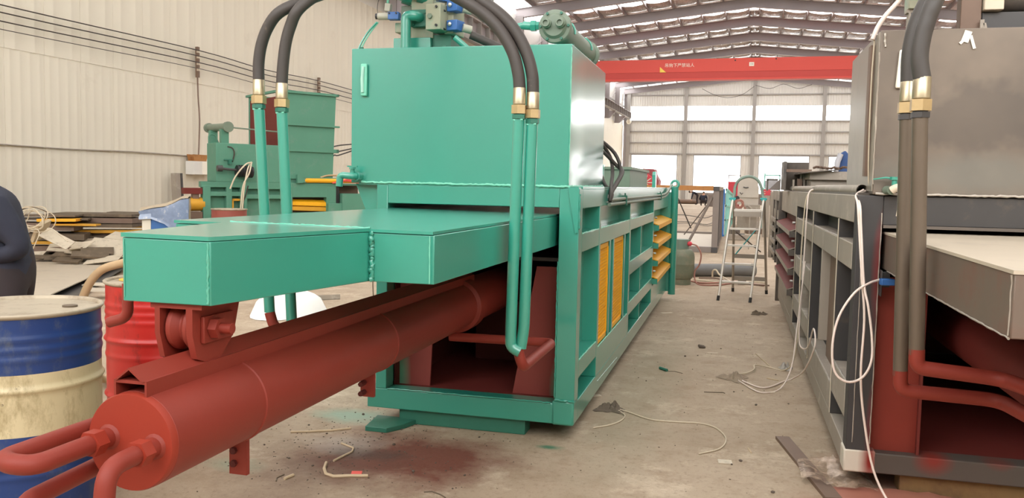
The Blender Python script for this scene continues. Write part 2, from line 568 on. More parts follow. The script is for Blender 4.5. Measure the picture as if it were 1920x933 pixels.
# ------------------------------------------------------------------ the hall (its own axes, turned a little from the machines)
BA = -0.0245
XL, XR, YE, RIDGE = -12.0, 10.8, 77.0, -0.62
NB = 16                       # bays of 5.1 m; open above the added wall behind the camera
YN = YE - 5.1 * NB
_b = MB()
_b.add([(-60, -40, 0), (60, -40, 0), (60, 140, 0), (-60, 140, 0)], [(0, 1, 2, 3)])
tag(obj('floor', _b, 'floor'), kind='structure')


def struct(name):
    return thing(name, (0, 0, 0), rotz=BA, local=True, kind='structure')


def ribbed(w, h, t=0.03, ribs=4, rib=0.035, d=0.018):
    """a cladding sheet in the y-z plane, ribs standing out in +x"""
    prof = [(0, 0)]
    for i in range(ribs):
        c = (i + 0.5) * w / ribs
        prof += [(c - rib, 0), (c - rib * 0.55, d), (c + rib * 0.55, d), (c + rib, 0)]
    prof.append((w, 0))
    vs = [(x, y, z) for z in (0, h) for y, x in prof] + [(-t, 0, 0), (-t, w, 0), (-t, 0, h), (-t, w, h)]
    n = len(prof)
    fs = [(i, i + 1, n + i + 1, n + i) for i in range(n - 1)]
    b = 2 * n
    fs += [(b, b + 2, b + 3, b + 1), (0, n, b + 2, b), (n - 1, b + 1, b + 3, 2 * n - 1),
           tuple(list(range(n - 1, -1, -1)) + [b, b + 1]), tuple(list(range(n, 2 * n)) + [b + 3, b + 2])]
    return MB().add(vs, fs)


def sheet_mesh(name, mb, mat):
    o = obj(name, mb, mat)
    me = o.data
    off = Vector(o.location)
    bpy.data.objects.remove(o)
    return me, off


# left wall: three rows of white sheets, each lapping over the one below
wl = struct('wall_left')
PW = 0.82
rows = [(0.0, 1.91, 0.0), (1.88, 3.52, 0.012), (3.48, 6.9, 0.024)]
for z0, z1, dx in rows:
    me, off = sheet_mesh('panel', ribbed(PW - 0.006, z1 - z0, ribs=4 if z0 < 3 else 2, rib=0.035, d=0.006), 'white_panel')
    y = YN + 0.2
    while y < YE - 0.3:
        link('panel', me, Vector((XL + dx, y, z0)) + off, wl)
        y += PW
# grey upper cladding and columns above the white sheets
for i in range(NB):
    y = YE - 5.1 * i
    box('column', (XL + 0.04, XL + 0.42, y - 0.12, y + 0.12, 6.75 if i else 0, 9.75), 'bld_steel', wl)
for i in range(NB):
    y0, y1 = YE - 5.1 * (i + 1), YE - 5.1 * i
    box('upper_panel', (XL - 0.12, XL - 0.04, y0 + 0.01, y1 - 0.01, 6.9, 9.9), 'back_panel', wl)
    b = MB().tube([(XL + 0.1, y0, 7.6), (XL + 0.1, y1, 9.4)], 0.03, 6)
    obj('brace', b, 'bld_steel', wl)
for z in (7.4, 8.6):
    box('girt', (XL - 0.04, XL + 0.06, YN, YE, z - 0.05, z + 0.05), 'girt', wl)

wr = struct('wall_right')
me, off = sheet_mesh('panel', ribbed(2.0 - 0.01, 9.8, ribs=6), 'white_panel')
for k in range(41):
    o = link('panel', me, (XR, YN + 2 * k + 1, 4.9), wr)
    o.rotation_euler.z = PI
for i in range(NB + 1):
    y = YE - 5.1 * i
    box('column', (XR - 0.46, XR - 0.04, y - 0.12, y + 0.12, 0, 9.75), 'bld_steel', wr)
    if i < NB and i % 3 == 0:
        obj('brace', MB().tube([(XR - 0.1, y - 5.1, 4.2), (XR - 0.1, y, 8.6)], 0.09, 8), 'bld_steel', wr)
        obj('brace', MB().tube([(XR - 0.1, y - 5.1, 8.6), (XR - 0.1, y, 4.2)], 0.05, 8), 'bld_steel', wr)

# unseen low wall added behind the camera to block low light, open above
wf = struct('wall_front_added')
for k in range(11):
    w = (XR - XL) / 11
    box('panel', (XL + k * w + 0.003, XL + (k + 1) * w - 0.003, YN - 0.1, YN, 0, 4.2), 'white_panel', wf)

# end wall: columns, girts, ribbed sheets between them, a window band and door-high windows
wb = struct('wall_back')
cols = [XL + 0.5, -6.44, RIDGE, 5.1, XR - 0.5]
def slope_z(x, z=10.8):
    return z - 0.1 * abs(x - RIDGE)
for i, x in enumerate(cols):
    box('column', (x - 0.16, x + 0.16, YE - 0.35, YE, 0, slope_z(x) + 0.1), 'girt', wb)
for z, h in ((6.34, 0.05), (5.34, 0.05), (7.27, 0.05), (4.36, 0.06), (9.55, 0.05)):
    for a, c in zip(cols[:-1], cols[1:]):
        if slope_z(a) < z + 0.2 and slope_z(c) < z + 0.2:
            continue
        box('girt', (a + 0.16, c - 0.16, YE - 0.12, YE - 0.02, z - h, z + h), 'girt', wb)
bays = list(zip(cols[:-1], cols[1:]))
for bi, (a, c) in enumerate(bays):
    for z0, z1 in ((4.38, 5.33), (5.35, 6.33), (6.35, 7.28), (8.62, None)):
        n = 6
        w = (c - a) / n
        for k in range(n):
            x0 = a + k * w
            top = z1 if z1 else slope_z(x0 + w / 2) + 0.62
            m_ = ribbed(w, top - z0, ribs=4, rib=0.05, d=0.03)
            m2 = MB()
            m2.add([(x0 + y, YE - x, z0 + z) for x, y, z in m_.v], m_.f)
            obj('panel', m2, 'back_panel', wb)
# pillar sheets beside the columns and the low wall under the windows
wins = [(-11.2, -7.06), (-5.66, -1.54), (-0.1, 4.11), (5.62, 9.6)]
edges = [XL] + [e for w in wins for e in w] + [XR]
for a, c in zip(edges[0::2], edges[1::2]):
    n = max(1, round((c - a) / 0.7))
    for k in range(n):
        w = (c - a) / n
        m_ = ribbed(w, 4.38, ribs=3, rib=0.04, d=0.025)
        m2 = MB()
        m2.add([(a + k * w + y, YE - x, z) for x, y, z in m_.v], m_.f)
        obj('panel', m2, 'back_panel', wb)
for wi, (a, c) in enumerate(wins):
    box('low_wall', (a, c, YE - 0.06, YE + 0.1, 0, 0.95), 'grey_beam', wb)
    wn = tag(bpy.data.objects.new('window_%d' % (wi + 1), None), kind='structure')
    COL.objects.link(wn)
    wn.rotation_euler.z = BA
    ABS[wn] = Vector((0, 0, 0))
    fr = MB()
    for xa, xb, za, zb in ((a, a + 0.06, 0.95, 4.3), (c - 0.06, c, 0.95, 4.3), (a, c, 4.24, 4.34), (a, c, 0.93, 0.99)):
        fr.box(xa, xb, YE - 0.02, YE + 0.05, za, zb)
    obj('window_frame', fr, 'girt', wn)
    for k in range(3):
        w = (c - a) / 3
        box('pane', (a + k * w + 0.03, a + (k + 1) * w - 0.03, YE + 0.01, YE + 0.016, 1.0, 4.24), 'clear_glazing', wn)
for bi, (a, c) in enumerate(bays):
    wn = tag(bpy.data.objects.new('window_%d' % (bi + 5), None), kind='structure')
    COL.objects.link(wn)
    wn.rotation_euler.z = BA
    ABS[wn] = Vector((0, 0, 0))
    fr = MB().box(a, c, YE, YE + 0.06, 7.28, 7.36).box(a, c, YE, YE + 0.06, 8.58, 8.64)
    obj('window_frame', fr, 'back_panel', wn)
    for k in range(4):
        w = (c - a) / 4
        box('pane', (a + k * w + 0.01, a + (k + 1) * w - 0.01, YE + 0.02, YE + 0.026, 7.36, 8.58), 'glazing', wn)
tag(obj('cable_swag', MB().tube(smooth_path([(-5.1, YE - 0.5, 10.05), (-4.0, YE - 0.5, 9.5), (-2.9, YE - 0.5, 9.25), (-1.7, YE - 0.5, 9.5), (-0.7, YE - 0.5, 10.2)]), 0.02, 5), 'dark_cable'),
    'thin dark cable sagging deepest across the top of the end wall', 'cable')
bpy.data.objects['cable_swag'].rotation_euler.z = BA
def rotb(o):
    """turn a top-level mesh built in hall coordinates into the world"""
    c = Vector(o.location)
    o.location = Matrix.Rotation(BA, 3, 'Z') @ c
    o.rotation_euler.z = BA
    return o
rotb(bpy.data.objects['cable_swag'])
o = obj('cable_swag', MB().tube(smooth_path([(-0.6, YE - 0.5, 10.3), (0.6, YE - 0.5, 10.0), (1.7, YE - 0.5, 10.35), (2.9, YE - 0.5, 9.98), (4.0, YE - 0.5, 10.3)]), 0.02, 5), 'dark_cable')
tag(rotb(o), 'thin dark cable in two shallow loops right of the gable ridge', 'cable')

# roof: rafters, purlins, foil between them, a frosted strip in each bay
roof = struct('ceiling')
RZ0 = 10.8
rafters = [YE - 5.1 * k - (0.3 if k == 0 else 0) for k in range(NB + 1)]
for y in rafters:
    for s, xe in ((-1, XL), (1, XR)):
        p = [(RIDGE, RZ0 + 0.02), (xe, slope_z(xe)), (xe, slope_z(xe) + 0.42), (RIDGE, RZ0 + 0.5)]
        b = MB().prism(p, 'y', y - 0.012, y + 0.012)
        b.prism([(x, z) for x, z in ((RIDGE, RZ0), (xe, slope_z(xe) - 0.02), (xe, slope_z(xe)), (RIDGE, RZ0 + 0.02))], 'y', y - 0.12, y + 0.12)
        b.prism([(x, z) for x, z in ((RIDGE, RZ0 + 0.48), (xe, slope_z(xe) + 0.42), (xe, slope_z(xe) + 0.44), (RIDGE, RZ0 + 0.5))], 'y', y - 0.12, y + 0.12)
        obj('rafter', b, 'bld_dark', roof)
PX = 1.28
ymin = rafters[-1]
px_l = [RIDGE - 0.28 - PX * k for k in range(9)]
px_r = [RIDGE + 0.28 + PX * k for k in range(9)]
for x in px_l + px_r:
    z = slope_z(x) + 0.46
    box('purlin', (x - 0.03, x + 0.03, ymin, YE, z, z + 0.22), 'bld_dark', roof)
for y in rafters[:-1]:
    for yy in (y - 1.7, y - 3.4):
        box('ridge_tie', (RIDGE - 0.25, RIDGE + 0.25, yy - 0.03, yy + 0.03, RZ0 + 0.5, RZ0 + 0.58), 'girt', roof)
foil_me = {}
for s, xs in ((-1, px_l), (1, px_r)):
    gaps = [(RIDGE, xs[0])] + list(zip(xs[:-1], xs[1:]))
    for gi, (xa, xb) in enumerate(gaps):
        for bi, y in enumerate(rafters[:-1]):
            y0, y1 = y - 5.1 + 0.01, y - 0.01
            ya, yb = y - 3.0, y - 1.5          # frosted strip across the middle of the bay
            xm = (xa + xb) / 2
            key = (s, gi == 0)
            if key not in foil_me:
                foil_me[key] = []
                for f0, f1 in ((y0, ya), (yb, y1)):
                    b = MB()
                    nx, ny = 6, 6
                    w, l = (xb - xa), (f1 - f0)
                    vs = []
                    for j in range(ny + 1):
                        for i in range(nx + 1):
                            u, t = i / nx, j / ny
                            sag = 0.10 * (1 - (2 * u - 1) ** 4) + random.uniform(-0.014, 0.014)
                            vs.append((xa + w * u, f0 + l * t, slope_z(xa + w * u) + 0.68 - sag))
                    b.add(vs, [(j * (nx + 1) + i, j * (nx + 1) + i + 1, (j + 1) * (nx + 1) + i + 1, (j + 1) * (nx + 1) + i) for j in range(ny) for i in range(nx)])
                    me, off = sheet_mesh('foil_panel', b, 'foil')
                    foil_me[key].append((me, off - Vector((xm, y, slope_z(xm)))))
                b = MB().prism([(xa, slope_z(xa) + 0.69), (xb, slope_z(xb) + 0.69), (xb, slope_z(xb) + 0.70), (xa, slope_z(xa) + 0.70)], 'y', ya, yb)
                me, off = sheet_mesh('skylight_panel', b, 'skylight')
                foil_me[key].append((me, off - Vector((xm, y, slope_z(xm)))))
            (m1, d1), (m2, d2), (m3, d3) = foil_me[key]
            o_ = Vector((xm, y, slope_z(xm)))
            link('foil_panel', m1, o_ + d1, roof)
            link('foil_panel', m2, o_ + d2, roof)
            if gi > 6 or (gi, bi) in ((5, 2), (6, 4), (6, 5)):
                continue
            link('skylight_panel', m3, o_ + d3, roof)
for s, xs in ((-1, px_l), (1, px_r)):      # opaque sheets where the strips stop short
    for gi in (7, 8):
        xa, xb = xs[gi - 1], xs[gi]
        for y in rafters[:-1]:
            obj('blank_panel', MB().prism([(xa, slope_z(xa) + 0.7), (xb, slope_z(xb) + 0.7), (xb, slope_z(xb) + 0.71), (xa, slope_z(xa) + 0.71)], 'y', y - 3.0, y - 1.5), 'foil', roof)

# crane runway along each side wall, and the red bridge
def runway(x, sgn, lab):
    t = thing('crane_runway', Matrix.Rotation(BA, 3, 'Z') @ Vector((x, 50, 0)), lab, 'beam', rotz=BA, local=True)
    z0, z1, ya, yb = 7.32, 7.85, -44.0, 25.0
    box('web', (-0.01, 0.01, ya, yb, z0 + 0.02, z1 - 0.02), 'bld_dark', t)
    box('top_flange', (-0.18, 0.2, ya, yb, z1 - 0.02, z1), 'bld_dark', t)
    box('bottom_flange', (-0.14, 0.14, ya, yb, z0, z0 + 0.02), 'girt', t)
    box('rail', (-0.03, 0.03, ya, yb, z1, z1 + 0.07), 'bld_dark', t)
    me, off = sheet_mesh('stiffener', MB().box(0.01 * sgn, 0.2 * sgn, -0.025, 0.025, z0 + 0.02, z1 - 0.02), 'girt')
    y = ya + 0.4
    while y < yb:
        link('stiffener', me, off + Vector((0, y, 0)), t)
        y += 1.1
    for i in range(NB):
        yy = YE - 5.1 * i - 50
        if ya < yy < yb:
            b = MB().prism([(-0.14, z0), (0.14, z0), (-sgn * 0.35, z0 - 0.55), (-sgn * 0.42, z0 - 0.55), (-sgn * 0.42, z0)], 'y', yy - 0.1, yy + 0.1)
            obj('bracket', b, 'bld_dark', t)
runway(XL + 0.85, 1, 'grey stiffened crane runway beam on the white left wall')
runway(XR - 0.85, -1, 'grey stiffened crane runway beam on the right wall')
lamp = obj('wall_lamp', MB().ball((XL + 0.85, 74.6, 7.05), 0.22, 12, 8), 'sign_white')
tag(rotb(lamp), 'small round white lamp under the far end of the left runway', 'lamp')

cr = thing('bridge_crane', Matrix.Rotation(BA, 3, 'Z') @ Vector((RIDGE, 48, 0)), 'long red box-girder bridge crane spanning the hall under the roof', 'crane', rotz=BA, local=True)
gl, gr = XL + 1.06 - RIDGE, XR - 1.06 - RIDGE
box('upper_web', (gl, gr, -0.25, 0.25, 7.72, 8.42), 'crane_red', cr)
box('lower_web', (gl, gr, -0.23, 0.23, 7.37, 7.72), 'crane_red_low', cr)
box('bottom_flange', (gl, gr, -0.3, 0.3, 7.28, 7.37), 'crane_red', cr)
for s, x in ((-1, gl - 0.2), (1, gr + 0.2)):
    box('end_carriage', (x - 0.2, x + 0.2, -1.6, 1.6, 7.93, 8.3), 'crane_red', cr)


def text(name, body, size, loc, mat, parent, align='CENTER', rx=PI / 2, scale_x=1.0):
    cu = bpy.data.curves.new(name, 'FONT')
    cu.body = body
    cu.size = size
    cu.align_x = align
    cu.align_y = 'CENTER'
    cu.extrude = 0.004
    cu.materials.append(M[mat])
    o = bpy.data.objects.new(name, cu)
    COL.objects.link(o)
    me = bpy.data.meshes.new_from_object(o.evaluated_get(bpy.context.evaluated_depsgraph_get()))
    bpy.data.objects.remove(o)
    o = bpy.data.objects.new(name, me)
    COL.objects.link(o)
    o.parent = parent
    o.location = Vector(loc) - ABS.get(parent, Vector())
    o.rotation_euler.x = rx
    o.scale.x = scale_x
    ABS[o] = Vector(loc)
    return o


text('lettering', '吊钩下严禁站人', 0.23, (-3.82, -0.257, 8.08), 'sign_white', cr)
pl = box('capacity_plate', (0.0 - 0.13, 0.0 + 0.13, -0.262, -0.25, 7.98, 8.19), 'sign_white', cr)
text('capacity_figure', '10t', 0.14, (0.0, -0.266, 8.085), 'bld_dark', pl)
b = MB().prism([(-4.72 - 0.16, 7.72), (-4.72 + 0.18, 7.72), (-4.72 - 0.16, 8.02)], 'y', -0.262, -0.25)
obj('warning_triangle', b, 'sign_yellow', cr, label='small yellow warning triangle')
obj('lifting_stud', MB().cyl((-0.86, -0.25, 8.3), (-0.86, -0.28, 8.3), 0.04, 8), 'black', cr)
obj('lifting_stud', MB().cyl((1.25, -0.25, 8.34), (1.25, -0.28, 8.34), 0.04, 8), 'black', cr)


# ------------------------------------------------------------------ shared machine pieces
def hexnut(p0, p1, r, b=None):
    b = b or MB()
    return b.tube([p0, p1], r, 6)


def fitting(parent, p, d, mats=('ferrule', 'brass', 'green_dark'), s=1.0):
    """zinc ferrule, hex nut and adapter on a hose end at p, hose leaving along d"""
    p, d = Vector(p), Vector(d).normalized()
    f = MB().tube([p, p + d * 0.004, p + d * 0.07 * s, p + d * 0.075 * s], [0.024 * s, 0.028 * s, 0.0275 * s, 0.024 * s], 16)
    obj('ferrule', f, mats[0], parent)
    obj('hex_nut', hexnut(p - d * 0.036 * s, p, 0.034 * s), mats[1], parent)
    b = MB().tube([p - d * 0.062 * s, p - d * 0.036 * s], 0.0225 * s, 12)
    hexnut(p - d * 0.058 * s, p - d * 0.04 * s, 0.030 * s, b)
    obj('adapter', b, mats[2], parent)


def slat(root, xs, sg, y0, y1, z, mat, cap, top=None):
    """a bale-chamber rail: a sloping shelf with a down-turned lip"""
    xi, xo = xs - sg * 0.09, xs + sg * 0.055
    b = MB().prism([(xi, z + 0.05), (xo, z), (xo, z - 0.045), (xo - sg * 0.006, z - 0.045), (xo - sg * 0.006, z - 0.008), (xi, z + 0.042)], 'y', y0, y1)
    if top:
        b.mi[2] = 1
    o = obj('slat', b, [mat, top] if top else mat, root)
    obj('end_plate', MB().prism([(xs - sg * 0.02, z - 0.004), (xo, z - 0.004), (xo, z - 0.06), (xs - sg * 0.02, z - 0.06)], 'y', y0 - 0.006, y0 + 0.006), cap, o)
    obj('bolt', MB().cyl((xs + sg * 0.004, y0 + 0.02, z + 0.075), (xs + sg * 0.03, y0 + 0.02, z + 0.075), 0.012, 6), 'silver', o)
    return o


# ------------------------------------------------------------------ the green baler
BL = thing('hydraulic_baler', (-1.44, 7.6, 0), 'freshly painted green horizontal baler with red cylinder and long ram', 'machine')
F, XS = 4.54, -0.82
# front frame
box('sill_beam', (-2.06, -0.94, F, F + 0.12, 0.09, 0.207), 'green', BL, 0.006)
box('corner_block', (-0.945, XS, F - 0.006, F + 0.12, 0.085, 0.225), 'green', BL, 0.012)
box('post', (-2.008, -1.94, F, F + 0.11, 0.207, 1.40), 'green', BL, 0.004)
box('post', (-0.93, XS, F, F + 0.11, 0.222, 1.40), 'green', BL, 0.004)
box('head_beam', (-1.94, -0.93, F, F + 0.1, 1.295, 1.40), 'green', BL, 0.004)
obj('gusset', MB().prism([(-2.165, 1.404), (-2.01, 1.404), (-2.01, 1.20), (-2.08, 1.20)], 'y', F + 0.05, F + 0.065), 'green', BL)
obj('gusset', MB().prism([(-0.882, 1.404), (XS - 0.002, 1.404), (XS - 0.002, 1.16), (-0.838, 1.16)], 'y', F - 0.01, F), 'green', BL)
weld((-1.93, F - 0.002, 0.209), (-0.95, F - 0.002, 0.209), 0.005, 'green', BL, 3)
weld((-0.93, F - 0.004, 0.226), (XS, F - 0.004, 0.226), 0.007, 'green', BL, 5)
weld((XS, F + 0.002, 1.37), (XS, F + 0.002, 1.18), 0.008, 'green', BL, 6)
weld((-0.932, F - 0.001, 0.24), (-0.932, F - 0.001, 1.0), 0.004, 'green', BL, 7)
# right side: ribs, channels and recessed sheets
box('back_panel', (-0.925, -0.915, F + 0.11, 10.9, 0.2, 1.31), 'green', BL)
box('back_panel', (-2.0, -1.99, F + 0.11, 10.9, 0.1, 1.40), 'green', BL)
box('bottom_channel', (-0.94, XS, F + 0.11, 10.9, 0.09, 0.206), 'green', BL, 0.004)
box('top_channel', (-0.94, XS, F + 0.11, 8.9, 1.29, 1.40), 'green', BL, 0.004)
box('top_channel', (-0.94, XS, 8.9, 10.9, 1.17, 1.40), 'green', BL, 0.004)
for y0, y1 in ((5.27, 5.33), (6.86, 6.93), (8.88, 8.95)):
    box('rib', (-0.92, XS + 0.001, y0, y1, 0.206, 1.29), 'green', BL, 0.003)
for y0, y1, z0, z1 in ((5.78, 5.83, 0.385, 1.045), (5.95, 6.0, 0.385, 1.045), (6.57, 6.62, 0.385, 1.045), (7.75, 7.79, 0.46, 1.06), (7.75, 7.78, 0.206, 0.356)):
    box('rib', (-0.92, XS - 0.002, y0, y1, z0, z1), 'green', BL, 0.003)
for y0, y1, z0, z1 in ((4.65, 5.27, 1.045, 1.15), (5.33, 6.86, 1.045, 1.15), (6.93, 8.88, 1.06, 1.15), (4.65, 5.27, 0.335, 0.435), (5.33, 6.86, 0.206, 0.385),
                       (6.93, 8.88, 0.69, 0.80), (6.93, 8.88, 0.356, 0.46), (8.95, 10.85, 0.206, 0.37)):
    box('cross_channel', (-0.92, XS, y0, y1, z0, z1), 'green', BL, 0.004)
    weld((XS - 0.003, y0 + 0.01, z1 + 0.001), (XS - 0.003, y1 - 0.01, z1 + 0.001), 0.004, 'green_light', BL, int(y0 * 10), 0.03)  # pale raised line along each channel's top edge
box('end_post', (-0.93, XS, 10.82, 10.9, 0.09, 1.40), 'green', BL, 0.003)
for k, zz in enumerate((1.02, 0.83, 0.645, 0.455)):
    slat(BL, XS, 1, 8.97, 10.8, zz, 'yellow', 'green')
weld((XS, 5.35, 0.16), (XS, 6.3, 0.13), 0.003, 'green', BL, 9, 0.03)
# mesh guards over the two openings
for y0, y1 in ((5.335, 5.775), (6.0, 6.56)):
    z0, z1 = 0.392, 1.04
    fr = MB()
    for a in ((y0, y0 + 0.03, z0, z1), (y1 - 0.03, y1, z0, z1), (y0, y1, z0, z0 + 0.03), (y0, y1, z1 - 0.03, z1)):
        fr.box(-0.846, -0.83, *a)
    g = obj('mesh_guard', fr, 'yellow', BL)
    w = MB()
    k = 0
    st = 0.022
    y = y0 + 0.03
    while y < y1 - 0.03:
        w.box(-0.841, -0.837, y, y + 0.006, z0 + 0.03, z1 - 0.03)
        y += st
    z = z0 + 0.03
    while z < z1 - 0.03:
        w.box(-0.842, -0.836, y0 + 0.03, y1 - 0.03, z, z + 0.005)
        z += st
    obj('wire_mesh', w, 'yellow', g, kind='stuff')
# hinge column with lifting eye at the far corner
hc = obj('hinge_column', MB().lathe([(0.046, 0.06), (0.046, 0.33), (0.043, 0.332), (0.046, 0.335), (0.046, 0.6), (0.043, 0.602), (0.046, 0.605), (0.046, 0.87), (0.043, 0.872),
         (0.046, 0.875), (0.046, 1.14), (0.043, 1.142), (0.046, 1.145), (0.046, 1.42)], (-0.745, 10.86, 0), n=20), 'green', BL)
obj('lifting_eye', MB().tube([(-0.745 + 0.045 * math.cos(t * PI / 8), 10.86, 1.455 + 0.045 * math.sin(t * PI / 8)) for t in range(16)], 0.017, 8, closed=True), 'green', hc)
box('hinge_plate', (XS - 0.02, -0.745, 10.84, 10.88, 0.1, 1.35), 'green', BL)
# deck and chamber seen past the tank
box('deck_plate', (-2.0, XS, F + 0.1, 10.88, 1.40, 1.412), 'green', BL)
box('chamber_wall', (-1.5, -0.97, 8.0, 9.6, 1.412, 1.58), 'grey_green', BL, 0.003)
box('chamber_rim', (-1.52, -0.95, 7.98, 9.62, 1.575, 1.60), 'grey_green', BL)
box('chamber_end', (-2.0, -1.1, 7.2, 7.26, 1.412, 1.6), 'green', BL)
obj('door_lug', MB().prism([(10.3, 1.41), (10.42, 1.41), (10.42, 1.56), (10.39, 1.60), (10.33, 1.60), (10.3, 1.56)], 'x', -0.98, -0.94), 'green', BL)
# inside of the front end
box('chamber_floor', (-1.985, -0.93, F + 0.12, 8.0, 0.185, 0.2), 'red_thin', BL)
box('side_plate', (-1.94, -1.93, F + 0.12, 8.0, 0.2, 0.95), 'red_dark', BL)
box('side_plate', (-0.937, -0.927, F + 0.12, 8.0, 0.2, 0.95), 'red_dark', BL)
obj('front_gusset', MB().prism([(-1.94, 0.2), (-1.735, 0.2), (-1.715, 0.62), (-1.715, 0.95), (-1.94, 0.95)], 'y', 4.72, 4.735), 'red_over', BL)
obj('front_gusset', MB().prism([(-0.93, 0.2), (-1.22, 0.2), (-1.175, 0.46), (-1.09, 0.95), (-0.93, 0.95)], 'y', 4.72, 4.735), 'red_over', BL)
box('cross_wall', (-1.94, -0.93, 7.0, 7.05, 0.2, 1.3), 'red_dark', BL)
box('cylinder_saddle', (-1.72, -1.16, 5.6, 5.66, 0.2, 0.62), 'red_dark', BL)
box('skid_plate', (-1.985, -0.93, 4.75, 7.0, 0.98, 1.0), 'steel_dark', BL)

# oil tank
TX0, TX1, TY0, TY1, TZ0, TZ1 = -2.172, -0.882, F, 5.78, 1.407, 2.177
tk = MB()
b = 0.035
tk.prism([(TX0, TY0), (TX1, TY0), (TX1, TY1 - b), (TX1 - b * 0.3, TY1 - b * 0.3), (TX1 - b, TY1), (TX0, TY1)], 'z', TZ0, TZ1)
tank = obj('oil_tank', tk, 'green', BL, 0.005)
weld((TX0 + 0.07, F - 0.003, TZ0 + 0.006), (TX1, F - 0.003, TZ0 + 0.004), 0.007, 'green_light', tank, 1)
weld((TX1 + 0.002, F, TZ0 + 0.004), (TX1 + 0.002, TY1 - 0.05, TZ0 + 0.004), 0.007, 'green_light', tank, 12)
weld((TX1, F, TZ0 + 0.02), (TX1, F, TZ1 - 0.02), 0.0025, 'green_light', tank, 2, 0.02)
box('tank_foot_plate', (TX0 + 0.05, XS - 0.005, F, 5.8, 1.399, 1.408), 'green', tank)
sg = obj('sight_glass', MB().box(-2.107, -2.068, F - 0.022, F - 0.004, 1.905, 2.088), 'green_light', tank, 0.006)
obj('sight_tube', MB().tube([(-2.092, F - 0.024, 1.925), (-2.094, F - 0.026, 2.0), (-2.088, F - 0.024, 2.07)], [0.009, 0.01, 0.009], 10), 'sight', tank)
for x in (-2.12, -1.62):
    obj('lid_bolt', MB().cyl((x, F + 0.02, TZ1), (x, F + 0.02, TZ1 + 0.01), 0.012, 6), 'green_dark', tank)
tap = MB()
tap.tube([(-2.12, F, 1.445), (-2.12, F - 0.05, 1.445)], 0.026, 12)
tap.tube(fillet([(-2.12, F - 0.05, 1.445), (-2.135, F - 0.075, 1.445), (-2.19, F - 0.075, 1.45), (-2.205, F - 0.075, 1.44), (-2.21, F - 0.075, 1.385)], 0.03), [0.02] * 20, 12)
tap.tube([(-2.135, F - 0.06, 1.45), (-2.135, F - 0.06, 1.49)], 0.014, 10)
tap.tube([(-2.135, F - 0.06, 1.485), (-2.135, F - 0.06, 1.497)], 0.02, 8)
tap.box(-2.165, -2.105, F - 0.067, F - 0.053, 1.497, 1.505)
obj('drain_tap', tap, 'green', tank, sharp=45)

# ram: wide body in the frame and a narrower tapering arm in front
RT = 1.257
def rz(x):
    return RT + 0.010 * (-0.953 - x) / 0.98
rb = MB()
pr = [(-1.93, 2.61), (-0.953, 2.62), (-0.953, 6.6), (-1.93, 6.6)]
rb.add([(x, y, 1.082) for x, y in pr] + [(x, y, rz(x) - 0.012) for x, y in pr], [(3, 2, 1, 0), (4, 5, 6, 7), (0, 1, 5, 4), (1, 2, 6, 5), (2, 3, 7, 6), (3, 0, 4, 7)])
ram = obj('ram', rb, 'green', BL, 0.003)
pr2 = [(-1.933, 2.605), (-0.957, 2.615), (-0.957, 6.6), (-1.933, 6.6)]
rb = MB().add([(x, y, rz(x) - 0.010) for x, y in pr2] + [(x, y, rz(x)) for x, y in pr2], [(3, 2, 1, 0), (4, 5, 6, 7), (0, 1, 5, 4), (1, 2, 6, 5), (2, 3, 7, 6), (3, 0, 4, 7)])
obj('top_plate', rb, 'green', ram)
pa = [(-1.612, 1.952), (-1.338, 1.952), (-1.18, 2.625), (-1.715, 2.615)]
rb = MB().add([(x, y, 1.083 - (0.004 if y < 2 else 0)) for x, y in pa] + [(x, y, rz(x) - 0.010) for x, y in pa], [(3, 2, 1, 0), (4, 5, 6, 7), (0, 1, 5, 4), (1, 2, 6, 5), (2, 3, 7, 6), (3, 0, 4, 7)])
obj('arm', rb, 'green', ram, 0.003)
pa2 = [(-1.614, 1.949), (-1.342, 1.949), (-1.336, 1.956), (-1.18, 2.62), (-1.718, 2.612)]
n = len(pa2)
rb = MB().add([(x, y, rz(x) - 0.0085) for x, y in pa2] + [(x, y, rz(x) + 0.003) for x, y in pa2], [tuple(range(n))[::-1], tuple(range(n, 2 * n))] + [(i, (i + 1) % n, n + (i + 1) % n, n + i) for i in range(n)])
obj('arm_top_plate', rb, 'green', ram)
weld((-1.174, 2.615, 1.09), (-1.174, 2.615, 1.247), 0.010, 'green', ram, 31, 0.004)
weld((-1.345, 1.951, 1.085), (-1.345, 1.951, 1.246), 0.0035, 'green_weld', ram, 32, 0.007)
weld((-1.606, 1.951, 1.09), (-1.606, 1.951, 1.25), 0.002, 'green_weld', ram, 33, 0.01)
weld((-1.71, 2.612, 1.2675), (-1.18, 2.612, 1.262), 0.004, 'green_weld', ram, 34, 0.01)
weld((-0.966, 2.611, 1.085), (-0.966, 2.611, 1.242), 0.002, 'green_light', ram, 35)
# roller under the arm
br = obj('roller_bracket', MB().box(-1.535, -1.375, 1.965, 2.2, 1.064, 1.082), 'red', ram)
def cheek(x0, x1):
    return MB().prism([(1.965, 1.064), (1.965, 0.995), (1.985, 0.925), (2.03, 0.908), (2.09, 0.908), (2.16, 0.97), (2.19, 1.064)], 'x', x0, x1)
obj('cheek_plate', cheek(-1.522, -1.506), 'red', ram)
obj('cheek_plate', cheek(-1.424, -1.404), 'red', ram)
obj('roller', MB().lathe([(0.02, -1.5), (0.062, -1.5), (0.066, -1.495), (0.066, -1.482), (0.05, -1.465), (0.05, -1.46), (0.066, -1.443), (0.066, -1.432), (0.062, -1.428), (0.02, -1.428)], (0, 2.04, 1.005), 'x', 28), 'red', ram)
b = MB().tube([(-1.56, 2.04, 1.005), (-1.33, 2.04, 1.005)], 0.015, 14)
hexnut((-1.39, 2.04, 1.005), (-1.365, 2.04, 1.005), 0.03, b)
